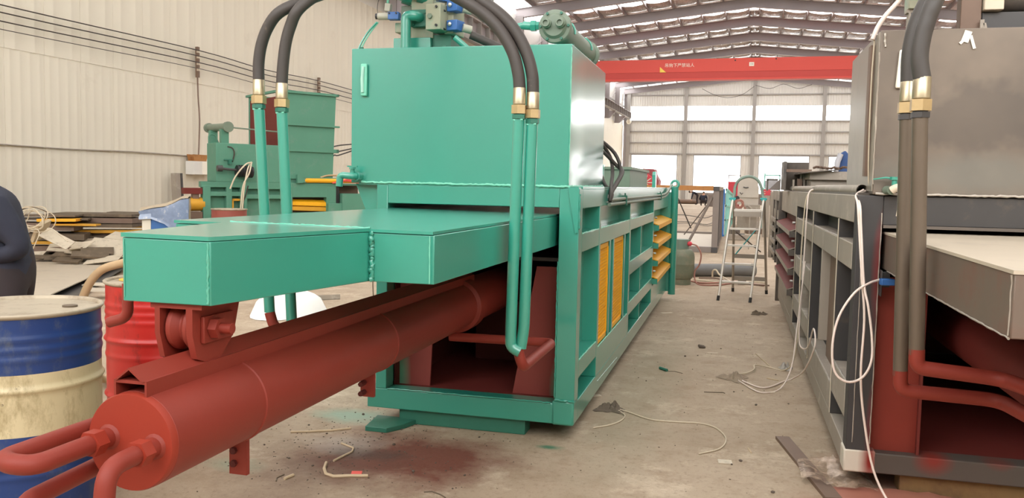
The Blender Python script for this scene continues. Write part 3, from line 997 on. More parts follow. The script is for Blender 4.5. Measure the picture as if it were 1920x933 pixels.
hexnut((-1.555, 2.04, 1.005), (-1.535, 2.04, 1.005), 0.03, b)
obj('axle_bolt', b, 'red', ram)
obj('lock_plate', MB().box(-1.404, -1.392, 2.0, 2.14, 0.965, 1.04), 'red', ram, 0.003)
# guide rail lying on the cylinder
rl = MB()
rl.box(-1.493, -1.397, 1.77, 4.5, 0.903, 0.911).box(-1.493, -1.487, 1.77, 4.5, 0.87, 0.903).box(-1.403, -1.397, 1.77, 4.5, 0.87, 0.903)
rail = obj('guide_rail', rl, 'red', BL)
obj('angle_bar', MB().prism([(-1.487, 0.911), (-1.445, 0.944), (-1.403, 0.911), (-1.41, 0.911), (-1.445, 0.938), (-1.48, 0.911)], 'y', 1.765, 4.5), 'red', rail)
# main cylinder
CX, CZ, CR = -1.442, 0.755, 0.126
cyl = obj('main_cylinder', MB().lathe([(CR - 0.012, 1.772), (CR, 1.785), (CR, 2.19), (CR + 0.0035, 2.193), (CR + 0.0035, 2.21), (CR, 2.214), (CR, 3.2), (CR + 0.0035, 3.203), (CR + 0.0035, 3.215), (CR, 3.22),
          (CR, 4.3), (CR + 0.02, 4.31), (CR + 0.02, 4.42), (CR, 4.43), (CR, 6.9)], (CX, 0, CZ), 'y', 48), 'red', BL)
obj('end_cap', MB().lathe([(0.0, 1.762), (CR - 0.004, 1.762), (CR - 0.001, 1.768), (CR - 0.001, 1.784)], (CX, 0, CZ), 'y', 48), 'red_front_lit', cyl)
for y, nb in ((2.245, 2), (3.185, 2)):
    bp_ = MB().box(CX - 0.03, CX + 0.03, y - 0.008, y + 0.008, 0.515 if y < 3 else 0.53, 0.645)
    o = obj('clamp_plate', bp_, 'red', cyl)
    for z in (0.55, 0.59):
        obj('bolt', hexnut((CX - 0.012, y - 0.05 if y > 3 else y - 0.02, z), (CX - 0.012, y - 0.006, z), 0.011), 'red_dark', o)
# oil pipes at the cap
def port(x, z):
    b = MB().tube([(x, 1.765, z), (x, 1.755, z), (x, 1.722, z)], [0.036, 0.026, 0.0245], 16)
    o = obj('port', b, 'red', cyl)
    obj('hex_nut', hexnut((x, 1.728, z), (x, 1.692, z), 0.033), 'red_front_lit', cyl)
port(-1.503, 0.764)
port(-1.37, 0.752)
tube('oil_pipe', fillet([(-1.503, 1.70, 0.764), (-1.503, 1.52, 0.765), (-1.60, 1.52, 0.768), (-1.60, 1.8, 0.766), (-1.60, 4.3, 0.70)], 0.05, 6), 0.0235, 'red', cyl, 16)
tube('oil_pipe', fillet([(-1.37, 1.70, 0.752), (-1.37, 1.595, 0.750), (-1.37, 1.575, 0.56), (-1.585, 1.575, 0.545), (-1.585, 1.565, 0.652), (-1.60, 1.9, 0.66), (-1.60, 4.3, 0.60)], 0.05, 6), 0.0235, 'red', cyl, 16)
tube('oil_pipe', fillet([(-1.42, 4.16, 0.615), (-0.872, 4.16, 0.62), (-0.862, 3.5, 0.63), (-0.885, 3.49, 0.72)], 0.05, 6), 0.0235, 'red', BL, 16)
tube('oil_pipe', fillet([(-1.62, 3.75, 0.70), (-2.06, 3.5, 0.72), (-2.085, 3.5, 0.80)], 0.06, 6), 0.0245, 'red', BL, 16)
tube('oil_pipe', fillet([(-1.62, 4.0, 0.62), (-1.96, 3.5, 0.62), (-1.968, 3.5, 0.72)], 0.06, 6), 0.0245, 'red', BL, 16)
tube('oil_pipe', fillet([(-1.80, 2.2, 1.09), (-1.80, 2.2, 0.985), (-1.87, 2.2, 0.965)], 0.03, 5), 0.0165, 'red', BL, 12)

# riser pipes with hoses
def riser(pts, top, hose, seedmat='green'):
    p = tube('riser_pipe', pts, 0.0245, seedmat, BL, 18)
    d = Vector((0, 0, 1))
    weld(Vector(top) + Vector((-0.02, -0.018, -0.062)), Vector(top) + Vector((0.02, -0.018, -0.062)), 0.004, 'green_light', p, 3, 0.006)
    fitting(p, top, d)
    path = smooth_path([Vector(top) + d * 0.07] + hose, 5)
    tube('hydraulic_hose', path, 0.0262, 'rubber', BL, 16)

yL = 3.5
riser([(-2.085, yL, 0.80), (-2.137, yL, 1.735)], (-2.1385, yL, 1.80),
      [(-2.139, yL, 1.944), (-2.125, yL, 2.028), (-2.092, yL, 2.106), (-2.038, yL, 2.169), (-1.968, yL + 0.05, 2.222), (-1.9, yL + 0.2, 2.30), (-1.95, yL + 0.5, 2.42), (-2.08, yL + 0.9, 2.55), (-2.2, yL + 1.2, 2.62), (-2.22, yL + 1.38, 2.63)])
riser([(-1.968, yL, 0.72), (-2.02, yL, 1.72)], (-2.0205, yL, 1.783),
      [(-2.014, yL, 1.942), (-2.0, yL, 2.037), (-1.976, yL, 2.112), (-1.941, yL, 2.178), (-1.89, yL + 0.06, 2.25), (-1.85, yL + 0.25, 2.35), (-1.88, yL + 0.6, 2.48), (-1.98, yL + 1.0, 2.58), (-2.05, yL + 1.25, 2.61), (-2.06, yL + 1.42, 2.61)])
yR = 3.48
riser(fillet([(-0.868, yR, 0.70), (-0.912, yR, 0.72), (-0.9125, yR, 0.8), (-0.896, yR, 1.69)], 0.03, 4), (-0.8955, yR, 1.75),
      [(-0.902, yR, 1.877), (-0.927, yR, 1.966), (-0.98, yR, 2.055), (-1.047, yR, 2.123), (-1.123, yR, 2.174), (-1.22, yR, 2.229), (-1.36, yR + 0.05, 2.32), (-1.55, yR + 0.3, 2.45), (-1.85, yR + 0.9, 2.62), (-2.0, yR + 1.2, 2.69), (-2.1, yR + 1.4, 2.71)])
riser(fillet([(-0.872, yR + 0.02, 0.715), (-0.86, yR + 0.02, 0.80), (-0.843, yR + 0.02, 1.69)], 0.03, 4), (-0.842, yR + 0.02, 1.733),
      [(-0.847, yR + 0.02, 1.876), (-0.872, yR + 0.02, 1.964), (-0.92, yR + 0.02, 2.053), (-0.986, yR + 0.02, 2.126), (-1.076, yR + 0.02, 2.19), (-1.184, yR + 0.02, 2.256), (-1.35, yR + 0.08, 2.36), (-1.55, yR + 0.35, 2.5), (-1.85, yR + 0.95, 2.68), (-2.0, yR + 1.25, 2.74), (-2.1, yR + 1.45, 2.76)])

# valve manifold on the tank
man = obj('valve_manifold', MB().box(-2.0, -1.852, 5.02, 5.3, 2.31, 2.80), 'block', BL, 0.004)
box('pedestal', (-2.108, -1.862, 5.0, 5.34, TZ1, 2.312), 'green', man, 0.003)
box('side_block', (-2.112, -2.0, 5.03, 5.28, 2.352, 2.412), 'block', man, 0.004)
box('side_block', (-2.08, -2.0, 5.05, 5.28, 2.412, 2.52), 'grey_green', man, 0.004)
fl = box('pipe_flange', (-1.988, -1.874, 4.985, 5.02, 2.375, 2.48), 'green_dark', man, 0.004)
for x in (-1.972, -1.89):
    for z in (2.39, 2.465):
        b = MB().tube([(x, 4.986, z), (x, 4.975, z)], 0.0105, 12)
        obj('flange_bolt', b, 'green_dark', man)
tube('suction_pipe', fillet([(-1.998, 4.93, TZ1), (-1.998, 4.93, 2.435), (-1.94, 4.94, 2.435), (-1.928, 5.0, 2.432)], 0.055, 6), 0.031, 'green', man, 18)
tube('drain_wire', smooth_path([(-2.19, 4.93, 2.40), (-2.24, 4.9, 2.33), (-2.28, 4.88, 2.25), (-2.30, 4.86, 2.17)]), 0.006, 'green', man, 6)
tube('drain_wire', smooth_path([(-2.186, 4.94, 2.40), (-2.232, 4.91, 2.325), (-2.272, 4.89, 2.245), (-2.295, 4.87, 2.17)]), 0.005, 'green_light', man, 6)


def solenoid(c, d, parent, coil='valve_grey', L=0.07, r=0.022, body='blue_valve', bs=0.05):
    c, d = Vector(c), Vector(d).normalized()
    o = obj('solenoid_valve', MB().tube([c, c + d * 0.004, c + d * L], [r * 0.9, r, r], 14), coil, parent)
    obj('coil_cap', MB().tube([c - d * 0.014, c], r * 0.85, 12), 'black', parent)
    rot = (0, 0, math.atan2(d.y, d.x))
    obj('valve_body', MB().obox(c + d * (L + bs * 0.7), (bs * 1.4, bs, bs * 0.95), rot), body, parent, 0.004)
    for s in (-1, 1):
        q = c + d * (L + bs * 0.7) + Vector((d.x * s * bs * 0.45, d.y * s * bs * 0.45, 0)) + Vector((0, -bs * 0.5, bs * 0.28))
        obj('screw', MB().cyl(q, q + Vector((0, -0.006, 0)), 0.006, 8), 'black', parent)
    return o


solenoid((-2.205, 4.98, 2.445), (1, 0.1, 0), man)
obj('cable_plug', MB().obox((-2.145, 5.0, 2.50), (0.04, 0.035, 0.05), (0, 0.15, 0)), 'valve_grey', man, 0.005)
tube('valve_wire', smooth_path([(-2.15, 5.0, 2.52), (-2.14, 5.0, 2.58), (-2.1, 5.0, 2.64)]), 0.008, 'green_light', man, 6)
tube('valve_wire', smooth_path([(-2.2, 4.98, 2.44), (-2.21, 4.98, 2.5), (-2.18, 4.98, 2.57), (-2.05, 5.0, 2.6)]), 0.002, 'black', man, 5)
vb = obj('valve_block', MB().obox((-1.80, 5.0, 2.418), (0.10, 0.2, 0.155), (0, 0, -0.12)), 'block', man, 0.004)
obj('plug', hexnut((-1.83, 4.905, 2.42), (-1.83, 4.885, 2.42), 0.016), 'grey_green', man)
for x, z in ((-1.788, 2.475), (-1.788, 2.365), (-1.76, 2.46), (-1.76, 2.35)):
    obj('bolt_hole', MB().cyl((x, 4.92 if x < -1.77 else 4.97, z), (x, 4.888 if x < -1.77 else 4.94, z), 0.008, 8), 'black', man)
obj('valve_block', MB().obox((-1.735, 5.08, 2.45), (0.06, 0.16, 0.24), (0, 0, -0.12)), 'block', man, 0.004)
solenoid((-1.84, 4.9, 2.545), (0.55, 0.8, 0), man)
for z in (2.49, 2.375):
    obj('valve_body', MB().obox((-1.70, 5.0, z), (0.075, 0.09, 0.062), (0, 0, -0.25)), 'blue_valve', man, 0.004)
    obj('locknut', MB().ball((-1.722, 4.95, z + 0.005), (0.013, 0.008, 0.013)), 'silver', man)
    obj('solenoid_valve', MB().tube([(-1.655, 5.0, z - 0.01), (-1.61, 5.03, z - 0.02)], 0.025, 12), 'valve_grey', man)
obj('base_block', MB().box(-1.86, -1.74, 5.03, 5.3, TZ1, 2.33), 'green_dark', man)
tube('return_pipe', [(-1.69, 4.95, 2.30), (-1.56, 5.0, 2.19)], 0.018, 'green', man, 12)
tube('pressure_hose', smooth_path([(-1.62, 5.05, 2.33), (-1.5, 5.1, 2.28), (-1.36, 5.15, 2.215), (-1.25, 5.2, 2.19)]), 0.026, 'rubber', man, 12)
for (x, y, z), (x2, y2, z2) in (((-2.24, yL + 1.36, 2.635), (-2.0, 5.05, 2.55)), ((-2.07, yL + 1.4, 2.615), (-1.9, 5.05, 2.55))):
    p = tube('inlet_pipe', fillet([(x, y, z), ((x + x2) / 2, (y + y2) / 2, (z + z2) / 2), (x2, y2, z2)], 0.05), 0.03, 'green', man, 14)
    obj('hex_nut', hexnut(Vector((x2, y2, z2)) + Vector((-0.06, -0.025, 0.015)), (x2 - 0.01, y2, z2), 0.038), 'green_dark', man)

# oil cooler along the right edge of the tank top
co = obj('oil_cooler', MB().lathe([(0.071, 4.80), (0.071, 5.86)], (-1.03, 0, 2.315), 'y', 28), 'grey_green', BL)
obj('cooler_flange', MB().lathe([(0.0, 4.745), (0.058, 4.747), (0.072, 4.765), (0.09, 4.767), (0.094, 4.772), (0.094, 4.805), (0.0, 4.805)], (-1.03, 0, 2.315), 'y', 32), 'grey_green', co)
obj('cooler_flange', MB().lathe([(0.0, 5.80), (0.09, 5.80), (0.09, 5.85), (0.06, 5.88), (0.0, 5.9)], (-1.03, 0, 2.315), 'y', 28), 'grey_green', co)
for dx in (-0.04, 0.04):
    obj('cooler_port', MB().lathe([(0.0, 4.715), (0.014, 4.715), (0.0145, 4.703), (0.022, 4.703), (0.023, 4.72), (0.028, 4.725), (0.028, 4.752)], (-1.03 + dx, 0, 2.325), 'y', 18), 'grey_green', co)
for k in range(6):
    a = PI / 3 * k + 0.02
    obj('flange_bolt', MB().cyl((-1.03 + 0.081 * math.cos(a), 4.768, 2.315 + 0.081 * math.sin(a)), (-1.03 + 0.081 * math.cos(a), 4.755, 2.315 + 0.081 * math.sin(a)), 0.008, 8), 'green_dark', co)
for y in (5.0, 5.6):
    b = MB().tube([(-1.03 + 0.075 * math.cos(t * PI / 12 - 0.1), y, 2.315 + 0.075 * math.sin(t * PI / 12 - 0.1)) for t in range(15)], 0.008, 6)
    b.box(-0.99, -0.93, y - 0.02, y + 0.02, TZ1, TZ1 + 0.015).box(-1.1, -0.96, y - 0.01, y + 0.01, TZ1, 2.25)
    obj('cooler_clamp', b, 'green', co)
b = hexnut((-1.125, 4.80, 2.325), (-1.145, 4.80, 2.325), 0.026)
hexnut((-1.145, 4.80, 2.325), (-1.175, 4.80, 2.325), 0.032, b)
b.tube([(-1.175, 4.8, 2.325), (-1.22, 4.8, 2.33)], 0.024, 14)
b.tube(fillet([(-1.22, 4.8, 2.33), (-1.27, 4.8, 2.32), (-1.33, 4.82, 2.27)], 0.04), 0.02, 12)
obj('cooler_elbow', b, 'green', co, sharp=45)

# grease lines on the side channel and the four hoses dropping to them
for z, y0 in ((1.327, 5.6), (1.296, 5.55)):
    tube('grease_line', fillet([(-0.802, y0, z), (-0.802, 9.6, z), (-0.79, 10.2, z + 0.02), (-0.775, 10.75, 1.45)], 0.3), 0.0125, 'grey_green', BL, 10)
for y in (6.35, 9.4):
    b = MB().box(-0.822, -0.784, y - 0.012, y + 0.012, 1.275, 1.35)
    b.tube([(-0.80, y, 1.35), (-0.80, y, 1.368)], 0.006, 6)
    obj('pipe_clip', b, 'green_dark', BL)
for k, (dx, top, out) in enumerate(((0.0, 1.72, 0.02), (0.015, 1.66, 0.09), (-0.02, 1.75, 0.12), (-0.05, 1.6, -0.03))):
    tube('return_hose', smooth_path([(-0.98 + dx, 5.84, top + 0.02), (-0.93 + dx, 5.92, top), (-0.88 + dx + out * 0.5, 6.0, top - 0.1), (-0.86 + dx + out * 0.8, 5.95, 1.52),
         (-0.83 + dx * 0.5 + out * 0.4, 5.75, 1.43), (-0.803, 5.6 + 0.02 * k, 1.37), (-0.803, 5.58, 1.32)]), 0.013, 'rubber', BL, 8)

tag(box('skid_beam', (-1.87, -0.985 - 0.12, 4.575, 4.70, 0.0, 0.088), 'green_dark', None, 0.004), 'green sprayed steel beam under the front sill of the green baler', 'beam')
tag(box('skid_beam', (-1.87, -1.1, 9.5, 9.62, 0.0, 0.088), 'green_dark', None, 0.004), 'steel beam under the far end of the green baler', 'beam')
o = obj('packing_plate', MB().prism([(-1.99, 4.36), (-1.86, 4.36), (-1.80, 4.46), (-1.76, 4.6), (-2.02, 4.6)], 'z', 0.0, 0.028), 'green_dark', None, 0.003)
tag(o, 'green tinted steel packing plate on the floor beside the front skid', 'plate')


# ------------------------------------------------------------------ the unpainted baler on the right
BR = thing('hydraulic_baler', (1.16, 7.4, 0), 'unpainted bare steel horizontal baler with primer red front and grey tank', 'machine')
G, XQ = 4.19, 0.545
box('sill_beam', (0.67, 1.79, G, G + 0.12, 0.10, 0.197), 'sill_steel', BR, 0.006)
box('corner_block', (0.54, 0.68, G - 0.005, G + 0.12, 0.098, 0.205), 'corner_white', BR, 0.008)
box('post', (0.548, 0.657, G, G + 0.11, 0.2, 1.40), 'post_steel', BR, 0.004)
box('post', (1.69, 1.79, G, G + 0.11, 0.2, 1.40), 'steel_dark', BR, 0.004)
box('head_beam', (0.657, 1.69, G + 0.01, G + 0.11, 1.265, 1.40), 'steel_dark', BR, 0.004)
box('head_flange', (0.66, 1.69, G - 0.005, G + 0.1, 1.252, 1.266), 'steel', BR)
obj('gusset', MB().prism([(G + 0.02, 1.40), (G + 0.17, 1.40), (G + 0.08, 1.16), (G + 0.045, 1.16)], 'x', 0.594, 0.606), 'steel_pale', BR)
obj('stop_bracket', MB().box(0.657, 0.70, G - 0.01, G + 0.06, 0.98, 1.05).box(0.657, 0.662, G - 0.05, G + 0.06, 0.94, 1.06), 'steel_dark', BR, 0.003)
weld((0.575, G - 0.001, 0.24), (0.575, G - 0.001, 1.2), 0.0025, 'weld_grey', BR, 41, 0.05)
weld((0.652, G - 0.001, 0.24), (0.652, G - 0.001, 1.32), 0.003, 'weld_grey', BR, 42, 0.03)
# side facing the aisle
box('back_panel', (0.64, 0.65, G + 0.11, 10.9, 0.2, 1.31), 'post_steel', BR)  # recess shade put into the colour: darker than the channels around it
box('bottom_channel', (XQ, 0.66, G + 0.11, 10.9, 0.10, 0.206), 'steel_pale', BR, 0.004)
box('top_channel', (XQ, 0.66, G + 0.11, 8.1, 1.27, 1.40), 'steel_pale', BR, 0.004)
box('top_channel', (XQ, 0.66, 8.1, 10.8, 1.17, 1.40), 'steel_pale', BR, 0.004)
for y0, y1 in ((4.84, 4.88), (6.36, 6.46), (8.08, 8.14)):
    box('rib', (XQ - 0.002, 0.645, y0, y1, 0.206, 1.27), 'steel_dark', BR, 0.003)
    box('rib_edge', (XQ - 0.006, XQ - 0.002, y0 - 0.002, y0 + 0.014, 0.21, 1.27), 'heap_pale', BR)
for y0, y1, z0, z1 in ((5.70, 5.74, 0.46, 1.045), (7.16, 7.20, 0.46, 1.045), (5.3, 5.33, 0.206, 0.33), (7.3, 7.33, 0.206, 0.33)):
    box('rib', (XQ + 0.002, 0.645, y0, y1, z0, z1), 'steel_pale', BR, 0.003)
for y0, y1, z0, z1 in ((4.3, 4.84, 1.045, 1.17), (4.88, 6.36, 1.045, 1.17), (6.46, 8.08, 1.04, 1.165), (4.3, 4.84, 0.33, 0.5), (4.88, 6.36, 0.206, 0.36),
                       (6.46, 8.08, 0.68, 0.83), (6.46, 8.08, 0.33, 0.47)):
    box('cross_channel', (XQ, 0.645, y0, y1, z0, z1), 'steel_pale', BR, 0.004)
box('cross_channel', (XQ, 0.645, 8.14, 10.8, 0.206, 0.40), 'steel_pale', BR, 0.004)
box('inner_panel', (0.60, 0.61, 4.9, 5.72, 0.36, 1.045), 'steel_brown', BR)
box('inner_panel', (0.615, 0.625, 8.14, 10.8, 0.4, 1.17), 'red_dark', BR)
box('end_post', (XQ - 0.03, 0.60, 10.75, 10.85, 0.06, 1.39), 'steel', BR, 0.003)
for zz in (1.04, 0.87, 0.69, 0.50):
    slat(BR, XQ, -1, 8.18, 10.7, zz, 'steel_pale', 'steel', 'red_thin')
for k, (y0, y1, z) in enumerate(((4.88, 6.36, 1.172), (6.46, 8.08, 1.167), (4.3, 4.84, 0.502), (4.88, 6.36, 0.362), (6.46, 8.08, 0.832))):
    weld((XQ + 0.006, y0, z), (XQ + 0.006, y1, z), 0.004, 'weld_grey', BR, 50 + k, 0.03)
# empty pipes for the wiring, lying on the top edge
for y0, y1 in ((4.36, 6.70), (6.78, 9.6)):
    p = MB()
    p.tube([(0.585, y0, 1.424), (0.585, y1, 1.43)], 0.026, 16, caps=False)
    p.tube([(0.585, y1, 1.43), (0.585, y0, 1.424)], 0.021, 16, caps=False)
    obj('wiring_pipe', p, 'steel_pale', BR, sharp=60)
# interior
box('chamber_floor', (0.66, 1.76, G + 0.12, 8.0, 0.18, 0.195), 'red_thin', BR)
box('side_plate', (0.655, 0.662, G + 0.12, 8.0, 0.2, 0.95), 'red_dark', BR)
box('front_gusset', (0.657, 0.866, G + 0.06, G + 0.075, 0.195, 1.02), 'red', BR)
box('gusset_flange', (0.86, 0.872, G + 0.03, 6.0, 0.195, 0.98), 'red_thin', BR)
box('cross_wall', (0.66, 1.76, 7.0, 7.05, 0.2, 1.3), 'red_dark', BR)
box('far_side_panel', (1.76, 1.78, G + 0.11, 10.9, 0.1, 1.4), 'red_dark', BR)
box('deck_plate', (0.56, 1.78, G + 0.1, 10.8, 1.40, 1.412), 'steel', BR)
# oil tank
tk = MB()
tk.prism([(0.607, G), (1.95, G), (1.95, 5.15), (0.64, 5.15), (0.607, 5.12)], 'z', 1.405, 2.147)
M['side_gloss_sheet'] = paint('worn_side_with_gloss', (148, 140, 128), 0.38, 0.12, 3, metal=0.25, rgb2=(120, 112, 102), cov=(0.5, 0.8), scale2=2, spec=0.6)  # reflected gloss and wear on the tank side put into a paler colour
tank2 = obj('oil_tank', tk, 'tank_steel', BR, 0.004)
box('side_gloss_sheet', (0.603, 0.608, G + 0.004, 5.12, 1.42, 2.14), 'side_gloss_sheet', tank2)  # thin sheet added to carry the painted gloss
weld((0.62, G - 0.003, 1.408), (1.94, G - 0.003, 1.408), 0.006, 'weld_grey', tank2, 61)
weld((0.606, G + 0.002, 1.45), (0.606, G + 0.002, 2.05), 0.004, 'steel_pale', tank2, 62, 0.03)
weld((0.625, G - 0.002, 2.13), (0.628, G - 0.002, 2.07), 0.006, 'weld_grey', tank2, 63, 0.008)
box('side_channel', (0.585, 0.605, G + 0.12, G + 0.19, 1.49, 2.10), 'steel_brown', tank2)
box('seam_plate', (1.55, 1.95, G - 0.003, G, 2.02, 2.03), 'steel', tank2)
obj('sight_glass', MB().obox((0.703, G - 0.012, 1.97), (0.04, 0.02, 0.17), (0, 0.06, 0)), 'sign_white', tank2, 0.006)
tp = MB()
tp.tube([(0.665, G, 1.425), (0.68, G - 0.05, 1.425)], 0.02, 12)
obj('tap_body', tp, 'grey_green', tank2, sharp=45)
tp = MB().tube(fillet([(0.68, G - 0.05, 1.425), (0.70, G - 0.06, 1.44), (0.722, G - 0.065, 1.43), (0.724, G - 0.065, 1.375)], 0.03), 0.0185, 12)
obj('tap_spout', tp, 'paper', tank2, sharp=45, label='spout wrapped in pale tape')
tp = MB().tube([(0.69, G - 0.05, 1.44), (0.69, G - 0.05, 1.485)], 0.012, 10).tube([(0.69, G - 0.05, 1.472), (0.69, G - 0.05, 1.486)], 0.02, 8)
tp.tube([(0.69, G - 0.05, 1.477), (0.655, G - 0.04, 1.482), (0.605, G - 0.02, 1.474)], [0.006, 0.005, 0.003], 6)
obj('tap_handle', tp, 'green', tank2)
obj('tape_strip', MB().obox((0.704, G - 0.09, 1.35), (0.006, 0.002, 0.08), (0, 0.12, 0)), 'paper', tank2)
obj('tape_scrap', MB().obox((0.96, G - 0.004, 2.11), (0.03, 0.004, 0.05), (0, 0.3, 0)).obox((0.985, G - 0.006, 2.085), (0.012, 0.004, 0.06), (0, -0.3, 0)).obox((0.945, G - 0.005, 2.09), (0.012, 0.004, 0.03), (0, 0.8, 0)), 'sign_white', tank2)
# pump and valve stand above the tank
vs_ = obj('valve_stand', MB().box(0.78, 0.90, 4.6, 4.66, 2.30, 2.316).box(0.79, 0.80, 4.6, 4.66, 2.147, 2.30), 'steel_pale', BR)
obj('stand_gusset', MB().prism([(0.80, 2.30), (0.87, 2.30), (0.80, 2.22)], 'y', 4.62, 4.63), 'steel_dark', vs_)
obj('valve_block', MB().box(0.785, 0.84, 4.58, 4.7, 2.316, 2.48), 'block', vs_, 0.003)
obj('valve_block', MB().box(0.845, 0.91, 4.6, 4.72, 2.30, 2.52), 'block', vs_, 0.003)
obj('plug', MB().cyl((0.81, 4.575, 2.38), (0.81, 4.58, 2.38), 0.01, 10), 'steel', vs_)
st = box('pump_stand', (1.0, 1.09, 4.5, 4.58, 2.147, 2.6), 'steel_brown', BR, 0.003)
obj('wrapped_box', MB().box(1.095, 1.18, 4.48, 4.6, 2.28, 2.45), 'paper', st, 0.004)
obj('stand_table', MB().box(1.10, 1.32, 4.52, 4.75, 2.20, 2.275), 'steel_dark', st)
obj('stand_leg', MB().box(1.30, 1.32, 4.5, 4.76, 2.147, 2.275), 'steel_pale', st)
obj('stand_leg', MB().obox((1.09, 4.48, 2.19), (0.018, 0.01, 0.09)).obox((1.11, 4.48, 2.18), (0.012, 0.01, 0.08), (0, -0.25, 0)), 'steel_pale', st)
obj('pump_motor', MB().lathe([(0.0, 1.18), (0.085, 1.18), (0.09, 1.19), (0.09, 1.40), (0.08, 1.42), (0.0, 1.42)], (0, 4.63, 2.37), 'x', 24), 'steel', st)
tube('pressure_hose', smooth_path([(1.30, 4.5, 2.16), (1.36, 4.5, 2.28), (1.39, 4.52, 2.42), (1.41, 4.55, 2.6)]), 0.03, 'rubber_clean', BR, 12)
# ram
rb = MB()
pr = [(0.675, 2.33), (1.62, 2.33), (1.62, 6.3), (0.675, 6.3)]
rb.add([(x, y, 1.06) for x, y in pr] + [(x, y, 1.222) for x, y in pr], [(3, 2, 1, 0), (4, 5, 6, 7), (0, 1, 5, 4), (1, 2, 6, 5), (2, 3, 7, 6), (3, 0, 4, 7)])
ram2 = obj('ram', rb, 'ram_steel', BR, 0.003)
rb = MB().add([(x - (0.004 if x < 1 else -0.004), y - (0.004 if y < 3 else 0), 1.222) for x, y in pr] + [(x - (0.004 if x < 1 else -0.004), y - (0.004 if y < 3 else 0), 1.232) for x, y in pr],
    [(3, 2, 1, 0), (4, 5, 6, 7), (0, 1, 5, 4), (1, 2, 6, 5), (2, 3, 7, 6), (3, 0, 4, 7)])
obj('top_plate', rb, 'steel_sheet', ram2)  # reflected light on the ram top put into the colour as paler steel
weld((0.674, 2.34, 1.06), (0.674, 4.1, 1.06), 0.003, 'weld_grey', ram2, 71, 0.03)
weld((0.674, 2.345, 1.065), (0.674, 2.345, 1.22), 0.003, 'weld_grey', ram2, 72, 0.02)
# cylinder and its pipes
cy2 = obj('main_cylinder', MB().lathe([(0.11, 2.2), (0.126, 2.215), (0.126, 3.0), (0.13, 3.005), (0.13, 3.02), (0.126, 3.025), (0.126, 6.9)], (1.15, 0, 0.73), 'y', 40), 'red_thin', BR)
obj('guide_rail', MB().box(1.10, 1.2, 2.2, 4.3, 0.86, 0.9), 'red_thin', cy2)
def riser2(name, x, y, zb, zt, topx, elbow):
    p = tube(name, [(x, y, zb), (topx, y, zt)], 0.0255, 'tube_steel', BR, 18)
    fitting(p, (topx, y, zt + 0.062), (0, 0, 1), ('ferrule', 'brass', 'steel_dark'), 1.06)
    tube('oil_pipe', elbow, 0.0262, 'red', BR, 16)
riser2('riser_pipe', 0.626, 3.15, 0.86, 1.67, 0.594, fillet([(0.626, 3.15, 0.88), (0.628, 3.15, 0.815), (0.90, 3.15, 0.795), (0.99, 2.9, 0.79)], 0.06, 6))
riser2('riser_pipe', 0.616, 3.36, 0.74, 1.68, 0.590, fillet([(0.616, 3.36, 0.76), (0.618, 3.36, 0.685), (0.95, 3.36, 0.675), (1.03, 3.1, 0.655)], 0.06, 6))
for x, y, z, pts in ((0.594, 3.15, 1.73, [(0.582, 3.15, 1.87), (0.587, 3.15, 1.94), (0.60, 3.15, 2.0), (0.62, 3.16, 2.06), (0.66, 3.25, 2.14), (0.75, 3.7, 2.28), (0.85, 4.3, 2.42), (0.87, 4.62, 2.47)]),
                     (0.590, 3.36, 1.745, [(0.588, 3.36, 1.90), (0.595, 3.36, 1.975), (0.61, 3.36, 2.04), (0.635, 3.37, 2.1), (0.68, 3.5, 2.2), (0.76, 4.0, 2.33), (0.83, 4.5, 2.43), (0.83, 4.62, 2.45)])):
    tube('hydraulic_hose', smooth_path([(x, y, z + 0.07)] + pts, 5), 0.029, 'rubber_clean', BR, 16)
# hopper, brackets and frame further along the deck
hp = obj('hopper', MB().prism([(0.70, 1.412), (1.5, 1.412), (1.5, 1.53), (0.70, 1.53)], 'y', 8.7, 10.2), 'steel_pale', BR)
obj('hopper_apron', MB().prism([(0.68, 1.52), (1.5, 1.52), (1.5, 1.60), (0.69, 1.60)], 'y', 8.64, 10.2), 'steel_pale', hp)
obj('hopper_lid', MB().add([(0.60, 8.5, 1.575), (0.95, 8.6, 1.615), (0.95, 10.3, 1.615), (0.60, 10.3, 1.575), (0.60, 8.5, 1.583), (0.95, 8.6, 1.623), (0.95, 10.3, 1.623), (0.60, 10.3, 1.583)],
    [(0, 1, 2, 3), (4, 7, 6, 5), (0, 4, 5, 1), (1, 5, 6, 2), (2, 6, 7, 3), (3, 7, 4, 0)]), 'steel', hp)
obj('rough_edge', MB().tube([(0.72 + 0.02 * i, 8.7 - 0.05 * (i % 2), 1.635 + random.uniform(-0.008, 0.01)) for i in range(18)], 0.012, 6), 'steel_brown', hp)
af = obj('upright_panel', MB().prism([(9.6, 1.412), (9.66, 1.412), (9.62, 1.71), (9.56, 1.71)], 'x', 0.47, 0.74), 'steel', BR)
obj('panel_strut', MB().prism([(0.47, 1.412), (0.50, 1.412), (0.505, 1.71), (0.475, 1.71)], 'y', 9.3, 9.57), 'steel', af)
for i, x in enumerate((0.555, 0.60, 0.655, 0.69)):
    obj('lug', MB().box(x, x + (0.045 if i == 1 else 0.016), 9.05, 9.12, 1.412, 1.52 + 0.01 * (i % 2)), 'steel_brown' if i == 1 else 'steel_pale', af)
for i, x in enumerate((0.64, 0.665)):
    obj('upright', MB().box(x, x + 0.018, 9.3, 9.34, 1.5, 1.62), 'steel_pale', af)
obj('cross_rail', MB().box(0.50, 0.75, 9.28, 9.36, 1.60, 1.63), 'steel_brown', af)
sf = obj('swing_frame', MB().box(0.33, 0.347, 9.9, 9.95, 1.40, 1.53).box(0.33, 0.45, 9.9, 9.95, 1.515, 1.535), 'steel', BR)
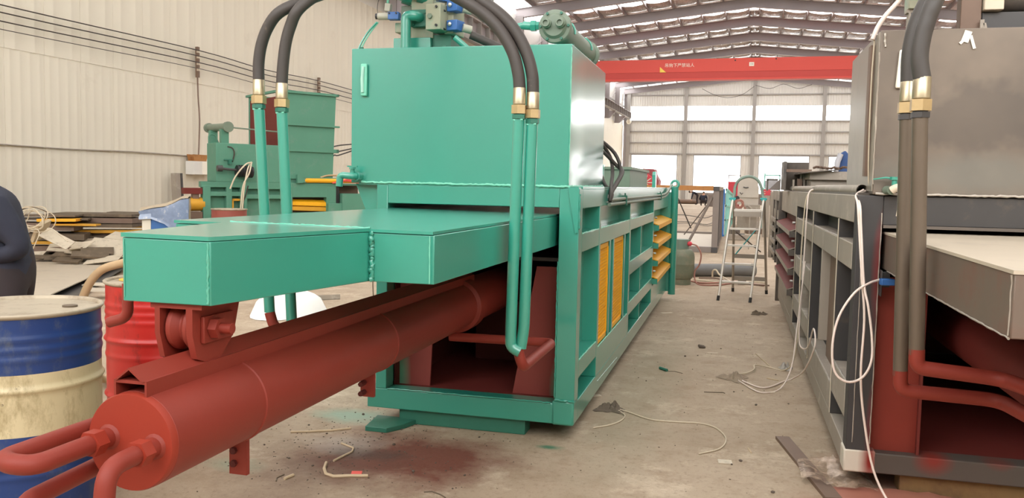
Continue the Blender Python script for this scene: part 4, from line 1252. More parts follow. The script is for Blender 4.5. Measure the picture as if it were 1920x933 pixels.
obj('swing_plate', MB().prism([(0.345, 1.412), (0.47, 1.412), (0.47, 1.53), (0.46, 1.53)], 'y', 9.7, 9.72), 'grey_beam', sf)
# far end: hinge column, next section of ribs
hc2 = obj('hinge_column', MB().lathe([(0.055, 0.45), (0.055, 1.38), (0.03, 1.40)], (0.53, 12.55, 0), n=16), 'steel_pale', BR)
for i, y in enumerate((11.1, 11.5, 12.0)):
    box('door_rib', (0.50, 0.62, y, y + 0.05, 0.5, 1.40), 'steel_pale' if i % 2 else 'steel', BR)
box('door_channel', (0.50, 0.62, 10.9, 12.3, 1.28, 1.40), 'steel_pale', BR)
box('door_channel', (0.51, 0.62, 10.9, 12.3, 1.05, 1.16), 'steel_pale', BR)
for z in (0.72, 0.88, 1.0, 0.58):
    box('door_slat', (0.485, 0.62, 11.1, 12.4, z, z + 0.05), 'steel_pale', BR)
box('door_panel', (0.6, 0.62, 10.9, 12.4, 0.5, 1.3), 'steel_dark', BR)
tag(box('skid_beam', (0.80, 1.7, 4.245, 4.37, 0.0, 0.095), 'rust', None, 0.004), 'rusty brown beam under the front sill of the bare steel baler', 'beam')
tag(box('skid_beam', (0.72, 1.7, 9.5, 9.62, 0.0, 0.095), 'rust', None, 0.004), 'rusty beam under the far end of the bare steel baler', 'beam')
# jacket hung on the tank corner
jk = thing('work_jacket', (1.1, 10.0, 1.412), 'blue work jacket with pale sleeve hung upright behind the grey tank', 'jacket')
b = MB().add([(1.055, 10.0, 1.60), (1.19, 9.98, 1.58), (1.2, 9.98, 1.80), (1.15, 10.0, 1.86), (1.09, 10.0, 1.82), (1.055, 10.08, 1.60), (1.19, 10.1, 1.58), (1.2, 10.1, 1.80), (1.15, 10.08, 1.86), (1.09, 10.08, 1.82)],
    [(0, 1, 2, 3, 4), (9, 8, 7, 6, 5), (0, 5, 6, 1), (1, 6, 7, 2), (2, 7, 8, 3), (3, 8, 9, 4), (4, 9, 5, 0)])
obj('jacket_body', b, 'jeans', jk, 0.012)
obj('sleeve', MB().tube([(1.10, 9.97, 1.82), (1.07, 9.96, 1.74), (1.055, 9.96, 1.60)], [0.03, 0.032, 0.024], 10), 'grey_cloth', jk)
obj('coat_hook', MB().tube([(1.14, 10.04, 1.41), (1.14, 10.04, 1.85)], 0.012, 8), 'steel_dark', jk)

# ------------------------------------------------------------------ cables round the bare baler
tag(tube('power_cable', smooth_path([(0.59, 4.35, 1.425), (0.552, 4.3, 1.40), (0.54, 4.14, 1.36), (0.547, 4.12, 1.27), (0.571, 4.12, 1.028), (0.591, 4.12, 0.834), (0.588, 4.12, 0.587), (0.609, 4.12, 0.39), (0.66, 4.1, 0.145), (0.73, 4.02, 0.012), (0.78, 3.8, 0.008), (0.8, 3.5, 0.008)], 5), 0.0055, 'white_cable', None, 8),
    'white cable running down the front corner post to the floor', 'cable')
tag(tube('power_cable', smooth_path([(0.60, 4.36, 1.42), (0.558, 4.3, 1.395), (0.549, 4.13, 1.35), (0.556, 4.115, 1.25), (0.58, 4.11, 1.0), (0.60, 4.09, 0.9), (0.622, 4.085, 0.76), (0.622, 4.07, 0.65), (0.585, 4.06, 0.576), (0.52, 4.05, 0.555), (0.465, 4.05, 0.602), (0.452, 4.05, 0.726), (0.475, 4.06, 0.851), (0.535, 4.08, 0.955), (0.60, 4.12, 1.0), (0.655, 4.17, 1.015)], 5), 0.0055, 'white_cable', None, 8),
    'white cable hanging in a long loop in front of the dark post', 'cable')
tag(tube('conduit_cable', smooth_path([(0.586, 4.28, 2.121), (0.604, 4.28, 2.174), (0.635, 4.28, 2.227), (0.678, 4.28, 2.279), (0.721, 4.28, 2.332), (0.775, 4.28, 2.378)], 5), 0.011, 'white_cable', None, 10), 'thick white cable rising from the left corner of the grey tank', 'cable')
tag(tube('thin_cable', smooth_path([(0.596, 4.29, 2.133), (0.592, 4.29, 1.937), (0.594, 4.29, 1.689), (0.6, 4.29, 1.49), (0.61, 4.29, 1.427)], 5), 0.0035, 'cream_cable', None, 6), 'thin pale cable tied down the brown channel on the grey tank', 'cable')
b = MB().obox((0.68, 4.13, 1.01), (0.06, 0.035, 0.03), (0, 0, 0.2))
tag(obj('cable_connector', b, 'blue_bin', None, 0.004), 'small blue cable connector beside the bracket of the dark post', 'connector')
tag(tube('power_cable', smooth_path([(0.585, 6.74, 1.43), (0.53, 6.7, 1.40), (0.515, 6.62, 1.25), (0.51, 6.6, 1.0), (0.50, 6.55, 0.7), (0.49, 6.5, 0.4), (0.50, 6.45, 0.28), (0.53, 6.2, 0.32), (0.535, 5.9, 0.5), (0.53, 5.7, 0.42), (0.50, 6.0, 0.2), (0.46, 6.4, 0.05), (0.40, 6.45, 0.012), (0.25, 6.2, 0.008), (0.12, 6.34, 0.008), (0.06, 6.46, 0.02)], 5), 0.0055, 'white_cable', None, 8),
    'white cable dropping from the pipe joint and looping out across the floor', 'cable')
tag(tube('power_cable', smooth_path([(0.59, 6.75, 1.43), (0.525, 6.76, 1.38), (0.505, 6.75, 1.2), (0.495, 6.72, 0.8), (0.50, 6.7, 0.4), (0.48, 6.75, 0.12), (0.42, 6.85, 0.012), (0.30, 6.95, 0.008), (0.20, 6.88, 0.03), (0.19, 6.75, 0.02), (0.12, 6.62, 0.012), (0.06, 6.55, 0.02)], 5), 0.0055, 'cream_cable', None, 8),
    'cream cable from the pipe joint lying behind the white loop on the floor', 'cable')
tag(tube('power_cable', smooth_path([(0.51, 6.5, 0.9), (0.47, 6.45, 0.4), (0.44, 6.35, 0.15), (0.36, 6.2, 0.012), (0.22, 6.05, 0.008), (0.10, 6.3, 0.008), (0.04, 6.42, 0.02)], 5), 0.005, 'white_cable', None, 8),
    'thin white cable in the outermost floor loop beside the bare baler', 'cable')


# ------------------------------------------------------------------ drums
def drum(name, c, R, H, zones, label, group=None, lid='drum_lid', rims=(0.33, 0.66), grp=None):
    t = thing(name, (c[0], c[1], 0), label, 'drum', group)
    prof = [(0.0, 0.0), (R - 0.004, 0.0), (R + 0.004, 0.006), (R + 0.004, 0.016), (R - 0.004, 0.022)]
    z = 0.03
    def rr(z):
        r = R - 0.006
        for q in rims:
            r += 0.012 * math.exp(-((z - q * H) / 0.011) ** 2)
        for q in zones.get('ribs', ()):
            r += 0.005 * math.exp(-((z - q) / 0.012) ** 2)
        return r
    cuts = zones['cuts']
    parts = []
    seg = [0.022] + [c_[0] for c_ in cuts] + [H - 0.02]
    for i, (a, b) in enumerate(zip(seg[:-1], seg[1:])):
        n = max(3, int((b - a) / 0.008))
        pr = [(rr(a + (b - a) * k / n), a + (b - a) * k / n) for k in range(n + 1)]
        m = MB().lathe(pr, (c[0], c[1], 0), n=48)
        m.f = m.f[:len(pr) * 48 - 48]
        m.mi = m.mi[:len(m.f)]
        obj('drum_wall' if i % 2 == 0 else 'painted_band', m, zones['mats'][i], t, sharp=70)
    obj('bottom_rim', MB().lathe(prof, (c[0], c[1], 0), n=48), zones['mats'][0], t)
    obj('drum_lid', MB().lathe([(R - 0.005, H - 0.02), (R + 0.004, H - 0.012), (R + 0.006, H - 0.004), (R + 0.002, H), (R - 0.008, H), (R - 0.014, H - 0.006), (R - 0.016, H - 0.014), (0.0, H - 0.012)], (c[0], c[1], 0), n=48), lid, t, sharp=60)
    obj('bung', MB().cyl((c[0] + R * 0.5, c[1] + 0.1, H - 0.014), (c[0] + R * 0.5, c[1] + 0.1, H - 0.006), 0.03, 12), 'heap', t)
    return t


drum('oil_drum', (-2.845, 2.84), 0.305, 0.88, {'cuts': [(0.40,), (0.645,)], 'mats': ['drum_blue', 'drum_cream', 'drum_blue'], 'ribs': (0.74, 0.78, 0.70, 0.28, 0.24, 0.32)},
     'large blue drum with a scuffed cream middle band at the left foreground')
rd = drum('oil_drum', (-2.93, 3.86), 0.29, 0.88, {'cuts': [], 'mats': ['drum_red'], 'ribs': (0.5, 0.68, 0.72, 0.76)}, 'scuffed bright red drum with yellow paint on its lid behind the blue drum')
obj('paint_spill', MB().lathe([(0.0, 0.8695), (0.15, 0.8695), (0.17, 0.869)], (-3.03, 3.9, 0), n=14), 'yellow', rd, label='yellow paint spilled over the lid')
d3 = drum('oil_drum', (-7.06, 10.76), 0.25, 0.98, {'cuts': [], 'mats': ['drum_rust_red'], 'ribs': ()}, 'brownish red drum with pale wires rising from it before the old green baler')
tag(tube('suction_hose', smooth_path([(-4.3, 5.1, 0.03), (-4.05, 4.7, 0.06), (-3.92, 4.4, 0.3), (-3.86, 4.3, 0.58), (-3.79, 4.28, 0.74), (-3.68, 4.27, 0.85), (-3.52, 4.25, 0.90), (-3.3, 4.15, 0.945), (-3.12, 4.02, 0.95), (-3.04, 3.95, 0.875)], 6), 0.025, 'beige_hose', None, 14),
    'thick beige hose curving up between the blue and red drums', 'hose')


# ------------------------------------------------------------------ old green baler by the left wall
OB = thing('hydraulic_baler', (-8.143, 11.649, 0), 'old dull green baler with a tall hopper and red panel by the left wall', 'machine', rotz=0.9202, local=True)
g = 'green_old'
for u0, u1 in ((0.03, 0.15), (0.40, 0.49), (0.63, 0.67), (0.69, 0.74), (1.42, 1.52), (2.14, 2.32)):
    box('post', (u0, u1, 0, 0.12, 0, 1.30), g, OB, 0.004)
for u0, u1, z0, z1 in ((0.0, 0.67, 1.27, 1.36), (0.69, 1.5, 1.25, 1.35), (1.5, 2.32, 1.12, 1.335), (0.15, 0.63, 1.13, 1.20), (0.74, 1.42, 1.09, 1.16), (0.1, 0.63, 0.08, 0.2), (0.7, 2.9, 0.08, 0.2), (1.5, 2.2, 0.78, 0.86)):
    box('cross_channel', (u0, u1, 0.002, 0.12, z0, z1), g, OB, 0.004)
box('back_panel', (0.03, 1.5, 0.12, 0.13, 0.1, 1.3), g, OB)
box('chamber', (0.9, 2.95, 0.4, 1.3, 0.2, 1.33), 'steel_brown', OB)
obj('deck_plate', MB().prism([(0.03, 0.0), (2.95, 0.0), (2.95, 1.3), (0.95, 1.3), (0.1, 0.35)], 'z', 1.33, 1.36), g, OB)
for u0, u1 in ((0.16, 0.62), (0.76, 1.4)):
    pass
gf = obj('yellow_guard', MB().box(0.50, 0.525, 0.02, 0.05, 0.7, 1.09).box(0.50, 0.63, 0.02, 0.05, 1.055, 1.09), 'yellow_old', OB)
for zz, mt in ((0.985, 'yellow'), (0.90, 'yellow_old')):
    obj('slat', MB().add([(1.52, 0.02, zz + 0.0), (2.14, 0.02, zz - 0.02), (2.14, 0.02, zz + 0.045), (1.52, 0.02, zz + 0.06), (1.52, 0.14, zz + 0.05), (2.14, 0.14, zz + 0.04), (2.14, 0.12, zz + 0.085), (1.52, 0.12, zz + 0.10)],
        [(0, 1, 2, 3), (3, 2, 6, 7), (4, 7, 6, 5), (0, 4, 5, 1), (0, 3, 7, 4), (1, 5, 6, 2)]), mt, OB)
box('door_slot_strip', (2.32, 2.38, 0.0, 0.1, 0.2, 1.3), 'black', OB)  # dark slot beside the door painted as a black strip
box('bale_door', (2.40, 3.0, -0.08, 0.2, 0.86, 1.19), g, OB, 0.004)
box('bale_door', (2.40, 3.0, -0.06, 0.2, 0.2, 0.84), g, OB, 0.004)
box('door_block', (2.15, 2.42, -0.06, 0.1, 0.6, 1.02), g, OB, 0.004)
for k in range(4):
    obj('bolt', MB().cyl((2.5 + 0.1 * k, -0.062, 0.83), (2.5 + 0.1 * k, -0.09, 0.83), 0.014, 8), 'steel', OB)
# tank end
obj('oil_tank', MB().prism([(0.235, 0.0), (1.30, 0.0), (1.30, 1.1), (0.95, 1.1), (0.235, 0.42)], 'z', 1.36, 1.975), g, OB, 0.006)
tube('hand_loop', fillet([(0.25, 0.38, 1.97), (0.25, 0.38, 2.12), (0.36, 0.4, 2.12), (0.42, 0.4, 1.97)], 0.05), 0.012, g, OB, 8)
oc = obj('oil_cooler', MB().tube([(0.44, 0.04, 2.235), (0.42, 0.85, 2.25)], 0.062, 16), 'grey_green', OB)
obj('cooler_flange', MB().tube([(0.441, 0.0, 2.235), (0.44, 0.06, 2.235)], 0.085, 18), 'grey_green', oc)
obj('cooler_flange', MB().tube([(0.42, 0.85, 2.25), (0.42, 0.92, 2.25)], 0.08, 18), 'grey_green', oc)
for v in (0.15, 0.68):
    obj('cooler_stand', MB().box(0.36, 0.48, v - 0.05, v + 0.05, 1.975, 2.2), g, oc)
tube('cooler_pipe', [(0.46, 0.02, 2.23), (0.8, 0.0, 2.215), (1.3, 0.05, 2.2)], 0.012, 'grey_green', OB, 8)
# motor and pump on the tank face
mo = obj('pump_motor', MB().tube([(0.52, -0.12, 1.54), (0.78, -0.12, 1.52)], 0.09, 16), 'black', OB)
for k in range(5):
    obj('cooling_fin', MB().tube([(0.56 + 0.045 * k, -0.12, 1.535), (0.57 + 0.045 * k, -0.12, 1.535)], 0.1, 16), 'black', mo)
obj('pump', MB().tube([(0.22, -0.1, 1.57), (0.30, -0.1, 1.57), (0.31, -0.1, 1.565), (0.52, -0.11, 1.55)], [0.05, 0.05, 0.02, 0.02], 12), 'steel_dark', OB)
obj('pump_valve', MB().box(0.42, 0.46, -0.08, 0.02, 1.64, 1.70).box(0.36, 0.50, -0.03, 0.01, 1.70, 1.72), 'green_dark', OB)
tube('motor_cable', smooth_path([(0.50, 0.0, 1.68), (0.52, -0.03, 1.82), (0.49, -0.02, 1.90), (0.42, 0.0, 1.92)]), 0.01, 'dark_cable', OB, 6)
for k, pts in enumerate(([(0.74, -0.2, 1.68), (0.62, -0.25, 1.64), (0.46, -0.25, 1.45), (0.38, -0.22, 1.25)], [(0.74, -0.2, 1.68), (0.66, -0.3, 1.5), (0.56, -0.3, 1.3), (0.52, -0.3, 0.95), (0.50, -0.3, 0.80)],
        [(0.72, -0.18, 1.66), (0.64, -0.28, 1.55), (0.58, -0.3, 1.28), (0.55, -0.3, 0.95), (0.54, -0.3, 0.80)], [(0.68, -0.2, 1.3), (0.62, -0.25, 1.15), (0.58, -0.25, 1.05)])):
    tube('motor_cable', smooth_path(pts), 0.012, 'cream_cable' if k < 3 else 'dark_cable', OB, 6)
# hopper
h_ = obj('hopper', MB().prism([(1.44, 1.36), (2.28, 1.36), (2.30, 1.93), (2.34, 2.88), (1.34, 2.88), (1.32, 1.93)], 'y', 0.06, 0.08), g, OB)
obj('hopper_back', MB().prism([(1.44, 1.36), (2.28, 1.36), (2.30, 1.93), (2.34, 2.88), (1.34, 2.88), (1.32, 1.93)], 'y', 1.43, 1.45), g, h_)
obj('hopper_end', MB().add([(2.28, 0.08, 1.36), (2.28, 1.43, 1.36), (2.34, 1.43, 2.88), (2.34, 0.08, 2.88), (2.26, 0.08, 1.36), (2.26, 1.43, 1.36), (2.32, 1.43, 2.88), (2.32, 0.08, 2.88)],
    [(0, 1, 2, 3), (7, 6, 5, 4), (0, 4, 5, 1), (1, 5, 6, 2), (2, 6, 7, 3), (3, 7, 4, 0)]), g, h_)
obj('feed_panel', MB().box(1.325, 1.335, 0.09, 1.43, 1.955, 2.80), 'red_thin', h_, label='red primed feed side panel')
box('lower_side', (1.33, 1.35, 0.08, 1.43, 1.36, 1.90), g, h_)
for z, t_ in ((1.92, 0.03), (2.88, 0.02)):
    b = MB().box(1.28, 2.38, 0.02, 0.065, z - t_, z + t_).box(1.28, 2.38, 1.45, 1.50, z - t_, z + t_).box(1.28, 1.33, 0.02, 1.5, z - t_, z + t_).box(2.33, 2.38, 0.02, 1.5, z - t_, z + t_)
    obj('hopper_ring', b, g, h_)
obj('hopper_ring', MB().box(1.36, 2.39, 0.01, 0.065, 2.325, 2.355), g, h_)
obj('hopper_ring', MB().box(1.40, 2.34, 0.02, 0.065, 1.43, 1.46), g, h_)
obj('corner_post', MB().box(1.315, 1.36, 0.05, 0.1, 1.9, 2.88), g, h_)
obj('corner_post', MB().box(1.315, 1.36, 1.4, 1.45, 1.9, 2.88), g, h_)
# cylinder and hoses on the deck
yc = obj('door_cylinder', MB().tube([(1.72, -0.02, 1.405), (2.9, 0.0, 1.41)], 0.038, 16), 'yellow', OB)
obj('cylinder_clevis', MB().box(1.58, 1.68, -0.06, 0.0, 1.36, 1.50).box(1.66, 1.74, -0.05, 0.01, 1.37, 1.44), g, yc)
tube('deck_hose', smooth_path([(2.05, 0.05, 1.46), (2.2, 0.05, 1.50), (2.45, 0.05, 1.50), (2.6, 0.05, 1.48)]), 0.016, 'beige_hose', OB, 8)
for k in range(4):
    tube('hose_coil', smooth_path([(2.22 + 0.05 * k, -0.06, 1.37), (2.36 + 0.04 * k, -0.08, 1.40 + 0.012 * k), (2.5, -0.07, 1.41 + 0.01 * k), (2.75, -0.05, 1.38)]), 0.014, 'crane_red', OB, 6)
vv = obj('valve_cluster', MB().box(2.52, 2.62, 0.9, 1.0, 1.36, 1.6).box(2.48, 2.66, 0.88, 0.98, 1.52, 1.6), 'steel_dark', OB)
for k in range(5):
    obj('valve_knob', MB().ball((2.50 + 0.035 * k, 0.87, 1.54 + 0.03 * (k % 2)), 0.028, 8, 5), 'black', vv)
for k, (a, hgt) in enumerate(((0.0, 2.0), (0.05, 1.92), (0.1, 1.88))):
    tube('valve_hose', smooth_path([(2.54 + a, 0.9, 1.6), (2.54 + a, 0.9, hgt - 0.1), (2.62 + a, 0.9, hgt), (2.8, 0.9, hgt + 0.06 - k * 0.03), (3.1, 0.9, hgt + 0.1)]), 0.013, 'rubber_clean', OB, 6)
# push cylinder end left of the tank
box('push_head', (-0.26, 0.02, 0.0, 0.14, 1.16, 1.255), 'red_thin', OB)
tube('push_cylinder', [(-0.22, 0.1, 1.0), (0.06, 0.1, 1.0)], 0.11, 'yellow_old', OB, 20)
box('cylinder_cradle', (-0.2, 0.02, 0.0, 0.2, 0.70, 0.88), 'steel_brown', OB)
box('cradle_leg', (-0.16, -0.08, 0.02, 0.18, 0.0, 0.70), 'steel_brown', OB)
box('cylinder_bridge', (-0.12, -0.02, 0.03, 0.12, 1.08, 1.16), 'steel_brown', OB)

# things against the left wall
def wall(x, y, z=0):
    return Matrix.Rotation(BA, 3, 'Z') @ Vector((x, y, z))
t = thing('fuse_box', wall(-11.85, 16.1, 1.48), 'pale grey fuse box on the left wall below the hanging cable', 'box', rotz=BA, local=True)
box('box_body', (-0.1, 0.12, -0.4, 0.45, 0, 0.29), 'back_panel', t, 0.006)
box('box_lid', (0.12, 0.13, -0.12, 0.43, 0.01, 0.28), 'sign_white', t)
t2 = thing('wooden_tray', wall(-11.82, 15.95, 1.775), 'yellowish open tray standing on the pale grey fuse box', 'tray', rotz=BA, local=True)
obj('tray_side', MB().prism([(-0.2, 0), (0.2, 0), (0.26, 0.14), (-0.26, 0.14)], 'x', 0.06, 0.07), 'orange_rust', t2)
obj('tray_side', MB().prism([(-0.2, 0), (0.2, 0), (0.26, 0.14), (-0.26, 0.14)], 'x', -0.09, -0.08), 'orange_rust', t2)
box('tray_base', (-0.08, 0.06, -0.2, 0.2, 0, 0.01), 'orange_rust', t2)
tag(rotb(obj('cable_drop', MB().tube(smooth_path([(-11.9, 16.07, 3.7), (-11.91, 16.1, 3.2), (-11.9, 16.13, 2.7), (-11.91, 16.12, 2.2), (-11.88, 16.05, 1.8)]), 0.016, 6), 'steel_brown')),
    'brown cable hanging down the left wall to the grey fuse box', 'cable')
for k, z in enumerate((4.14, 4.02, 3.88, 3.75)):
    pts = []
    for y, dz in ((5, 0.05), (8, 0.0), (11.2, -0.01), (16.07, 0.04), (18.7, -0.03), (21.4, 0.02), (26, -0.05), (31, 0.02)):
        pts.append((-11.85, y, z + dz))
    tag(rotb(obj('wall_wire', MB().tube(smooth_path(pts, 5), 0.011 if k < 3 else 0.007, 6), 'dark_cable')),
        ['topmost dark wire strung along the left wall', 'second dark wire from the top along the left wall', 'third dark wire from the top along the left wall', 'lowest and thinnest of the wires along the left wall'][k], 'wire', 'wires strung along the left wall')
for k, y in enumerate((16.07, 21.4)):
    b = MB().box(-11.93, -11.86, y - 0.03, y + 0.03, 3.6, 4.26)
    t = rotb(obj('wire_rack', b, 'steel_brown'))
    tag(t, ['brown insulator rack holding the wires above the fuse box', 'brown insulator rack farther along the left wall past the old hopper'][k], 'rack')
    for j, z in enumerate((4.16, 4.04, 3.9, 3.77)):
        o = obj('insulator', MB().cyl((-11.88, y, z - 0.03), (-11.88, y, z + 0.03), 0.035, 10), 'paper')
        o.parent = t
        o.location = o.location - ABS[t]
tag(rotb(obj('wall_fold', MB().tube(smooth_path([(-11.95, 5, 1.92), (-11.965, 8, 1.90), (-11.95, 10.5, 1.90), (-11.96, 12.5, 1.88), (-11.95, 14, 1.90), (-11.96, 16, 1.88)]), 0.012, 5), 'steel_pale')),
    'thin dusty flashing strip along the lower sheet joint of the left wall', 'strip')
t = thing('leaning_post', wall(-11.78, 15.2, 0), 'grey steel box section leaning upright against the left wall', 'post', rotz=BA, local=True)
obj('section_web', MB().obox((0, 0, 0.75), (0.12, 0.15, 1.5), (0, -0.05, 0)), 'steel_pale', t)
obj('section_edge', MB().obox((0.02, 0.11, 0.75), (0.1, 0.06, 1.5), (0, -0.05, 0.05)), 'steel_dark', t)

# wrapped control desk
t = thing('control_desk', (-8.15, 10.87, 0), 'blue and white control desk wrapped in dusty plastic film by the left wall', 'desk', rotz=0.55, local=True)
t.scale = (0.76, 0.80, 1.05)
box('desk_body', (-0.30, 0.32, -0.25, 0.25, 0.0, 0.76), 'blue_bin', t, 0.01)
box('side_panel', (-0.46, -0.30, -0.25, 0.25, 0.0, 0.80), 'white_panel', t, 0.01)
b = MB()
rows_ = [(-0.50, 0.76, 0.88, 0.30), (-0.3, 0.76, 0.91, 0.30), (-0.05, 0.70, 0.94, 0.31), (0.10, 0.60, 0.99, 0.31), (0.25, 0.58, 1.04, 0.30), (0.38, 0.58, 1.05, 0.28)]
rn = random.Random(4)
vs, fs = [], []
for i, (u, zl, zh, v) in enumerate(rows_):
    for vv_ in (-v, v):
        for k in range(5):
            zz = zl + (zh - zl) * k / 4
            vs.append((u + rn.uniform(-0.012, 0.012), vv_ + rn.uniform(-0.02, 0.02), zz + rn.uniform(-0.01, 0.01)))
for i in range(len(rows_) - 1):
    for s in (0, 1):
        for k in range(4):
            a = i * 10 + s * 5 + k
            fs.append((a, a + 10, a + 11, a + 1))
b.add(vs, fs)
obj('film_side', b, 'film_blue', t, sharp=20)
b = MB()
vs, fs = [], []
for i, (u, zl, zh, v) in enumerate(rows_):
    for k in range(5):
        vs.append((u + rn.uniform(-0.01, 0.01), -v + 2 * v * k / 4, zh + 0.004 + (0.03 if 0 < k < 4 else 0) + rn.uniform(-0.012, 0.012)))
for i in range(len(rows_) - 1):
    for k in range(4):
        a = i * 5 + k
        fs.append((a, a + 5, a + 6, a + 1))
b.add(vs, fs)
b.add([(-0.50, -0.30, 0.74), (-0.50, 0.30, 0.74), (-0.50, 0.30, 0.865), (-0.50, -0.30, 0.865)], [(0, 1, 2, 3)])
b.add([(0.38, -0.28, 0.56), (0.38, 0.28, 0.56), (0.38, 0.28, 1.055), (0.38, -0.28, 1.055)], [(0, 1, 2, 3)])
obj('film_top', b, 'film_tan', t, sharp=30)

# ------------------------------------------------------------------ sheets and offcuts on the floor at the left
def plate(c, size, rot, mat, label, name='steel_plate', group=None, cat='plate'):
    o = obj(name, MB().obox((0, 0, 0), size), mat)
    o.location = c
    o.rotation_euler = rot
    return tag(o, label, cat, group)


o = obj('steel_sheet', MB().prism([(-10.6, 10.1), (-8.97, 10.88), (-7.12, 7.46), (-8.9, 6.6)], 'z', 0.105, 0.117), 'steel_sheet')
tag(o, 'large pale steel sheet lying flat behind the blue drum', 'sheet')
o = obj('steel_sheet', MB().prism([(-10.3, 9.9), (-8.75, 10.62), (-6.9, 7.5), (-8.7, 6.6)], 'z', 0.04, 0.05), 'steel_dark')  # lower sheet coloured dark to paint the shadow at the pale sheet's edge
tag(o, 'lower steel sheet coloured dark for the shadow along the large pale sheet', 'sheet')
plate((-7.0, 8.25, 0.09), (0.55, 0.22, 0.012), (0.04, 0.05, 0.45), 'steel_sheet', 'pale offcut strip poking out from under the large sheet')
plate((-7.45, 8.95, 0.06), (0.8, 0.25, 0.012), (0.0, 0.02, 0.5), 'heap_pale', 'long pale offcut lying right of the large sheet')
for k, (x, y) in enumerate(((-9.9, 9.4), (-8.2, 7.6))):
    plate((x, y, 0.02), (0.7, 0.1, 0.036), (0, 0, 1.1), 'wood', ['far timber batten under the large sheet', 'near timber batten under the large sheet'][k], 'timber_batten', None, 'batten')
# heap: seen from the camera between 60..300 px, from z 0 to 0.75
HP = [  # x, y, z, sx, sy, sz, rz, mat, label
    (-10.872, 11.257, 0.758, 1.196, 0.580, 0.028, 0.5, 'heap', 'top brown plate on the heap below the wire coil'),
    (-10.780, 11.303, 0.702, 1.288, 0.497, 0.028, 0.6, 'heap', 'second brown plate on the heap below the wire coil'),
    (-10.734, 11.211, 0.592, 1.012, 0.580, 0.110, 0.5, 'steel_brown', 'thick brown block in the heap below the wire coil'),
    (-10.458, 11.211, 0.444, 0.861, 0.662, 0.092, 0.55, 'heap', 'brown slab lying low in the heap below the wire coil'),
    (-10.504, 11.119, 0.352, 0.861, 0.580, 0.046, 0.5, 'yellow_old', 'dirty yellow slab low in the heap near the worker'),
    (-10.366, 10.843, 0.270, 0.928, 0.580, 0.074, 0.6, 'steel_brown', 'long brown plate at the foot of the heap near the worker'),
    (-10.182, 10.567, 0.178, 1.060, 0.497, 0.046, 0.6, 'heap', 'lowest brown plate at the foot of the heap near the worker'),
    (-10.502, 12.143, 0.755, 1.362, 0.787, 0.044, 0.35, 'heap', 'wide dark plate topping the middle of the heap'),
    (-10.459, 12.099, 0.668, 1.290, 0.708, 0.087, 0.4, 'steel_brown', 'thick slab second from top in the middle of the heap'),
    (-10.415, 12.055, 0.580, 1.218, 0.708, 0.053, 0.45, 'heap', 'brown slab third from top in the middle of the heap'),
    (-10.109, 11.968, 0.493, 1.075, 0.551, 0.044, 0.5, 'yellow_old', 'yellow edged plate in the middle of the heap'),
    (-10.327, 12.055, 0.336, 1.362, 0.708, 0.228, 0.4, 'steel_brown', 'deep dark block under the middle of the heap'),
    (-10.408, 11.187, 0.701, 0.561, 0.385, 0.043, 0.5, 'yellow', 'bright yellow plate between the two heap stacks'),
    (-10.108, 11.230, 0.633, 0.631, 0.231, 0.026, 0.4, 'yellow_old', 'narrow yellow strip between the two heap stacks'),
    (-10.691, 13.102, 0.752, 0.631, 0.308, 0.026, 0.3, 'heap', 'thin plate on top of the right end of the heap'),
    (-10.649, 13.059, 0.598, 0.702, 0.385, 0.076, 0.35, 'steel_brown', 'brown slab at the right end of the heap'),
    (-10.520, 13.102, 0.512, 1.052, 0.385, 0.033, 0.4, 'yellow_old', 'long yellow plate at the right end of the heap'),
    (-10.435, 13.016, 0.341, 0.982, 0.462, 0.171, 0.4, 'heap', 'dark block at the foot of the right end of the heap'),
]
for x, y, z, sx, sy, sz, rz_, mt, lb in HP:
    plate((x, y, z), (sx, sy, sz), (random.uniform(-0.02, 0.02), random.uniform(-0.02, 0.02), rz_), mt, lb)
for x, y in ((-11.4, 12.4), (-11.1, 14.1), (-11.4, 15.5)):
    pass
t = obj('scoop_plate', MB().prism([(-0.45, 0.36), (0.45, 0.36), (0.40, 0.16), (0.22, 0.02), (-0.2, 0.02), (-0.38, 0.16)], 'y', -0.02, 0.02), 'heap')
t.location = (-10.34, 11.50, 0.26)
t.rotation_euler = (0.1, 0, 0.5)
tag(t, 'dark round-bottomed plate standing on edge in front of the heap', 'plate')
plate((-9.60, 10.26, 0.48), (0.45, 0.20, 0.012), (0.6, 0.45, 0.2), 'heap_pale', 'pale grey plate tilted up against the heap')
plate((-9.99, 10.37, 0.58), (0.05, 0.3, 0.3), (0.3, 0.5, 0.3), 'wood', 'small pale wood piece standing in the heap by the wire coil', 'wood_block', None, 'block')
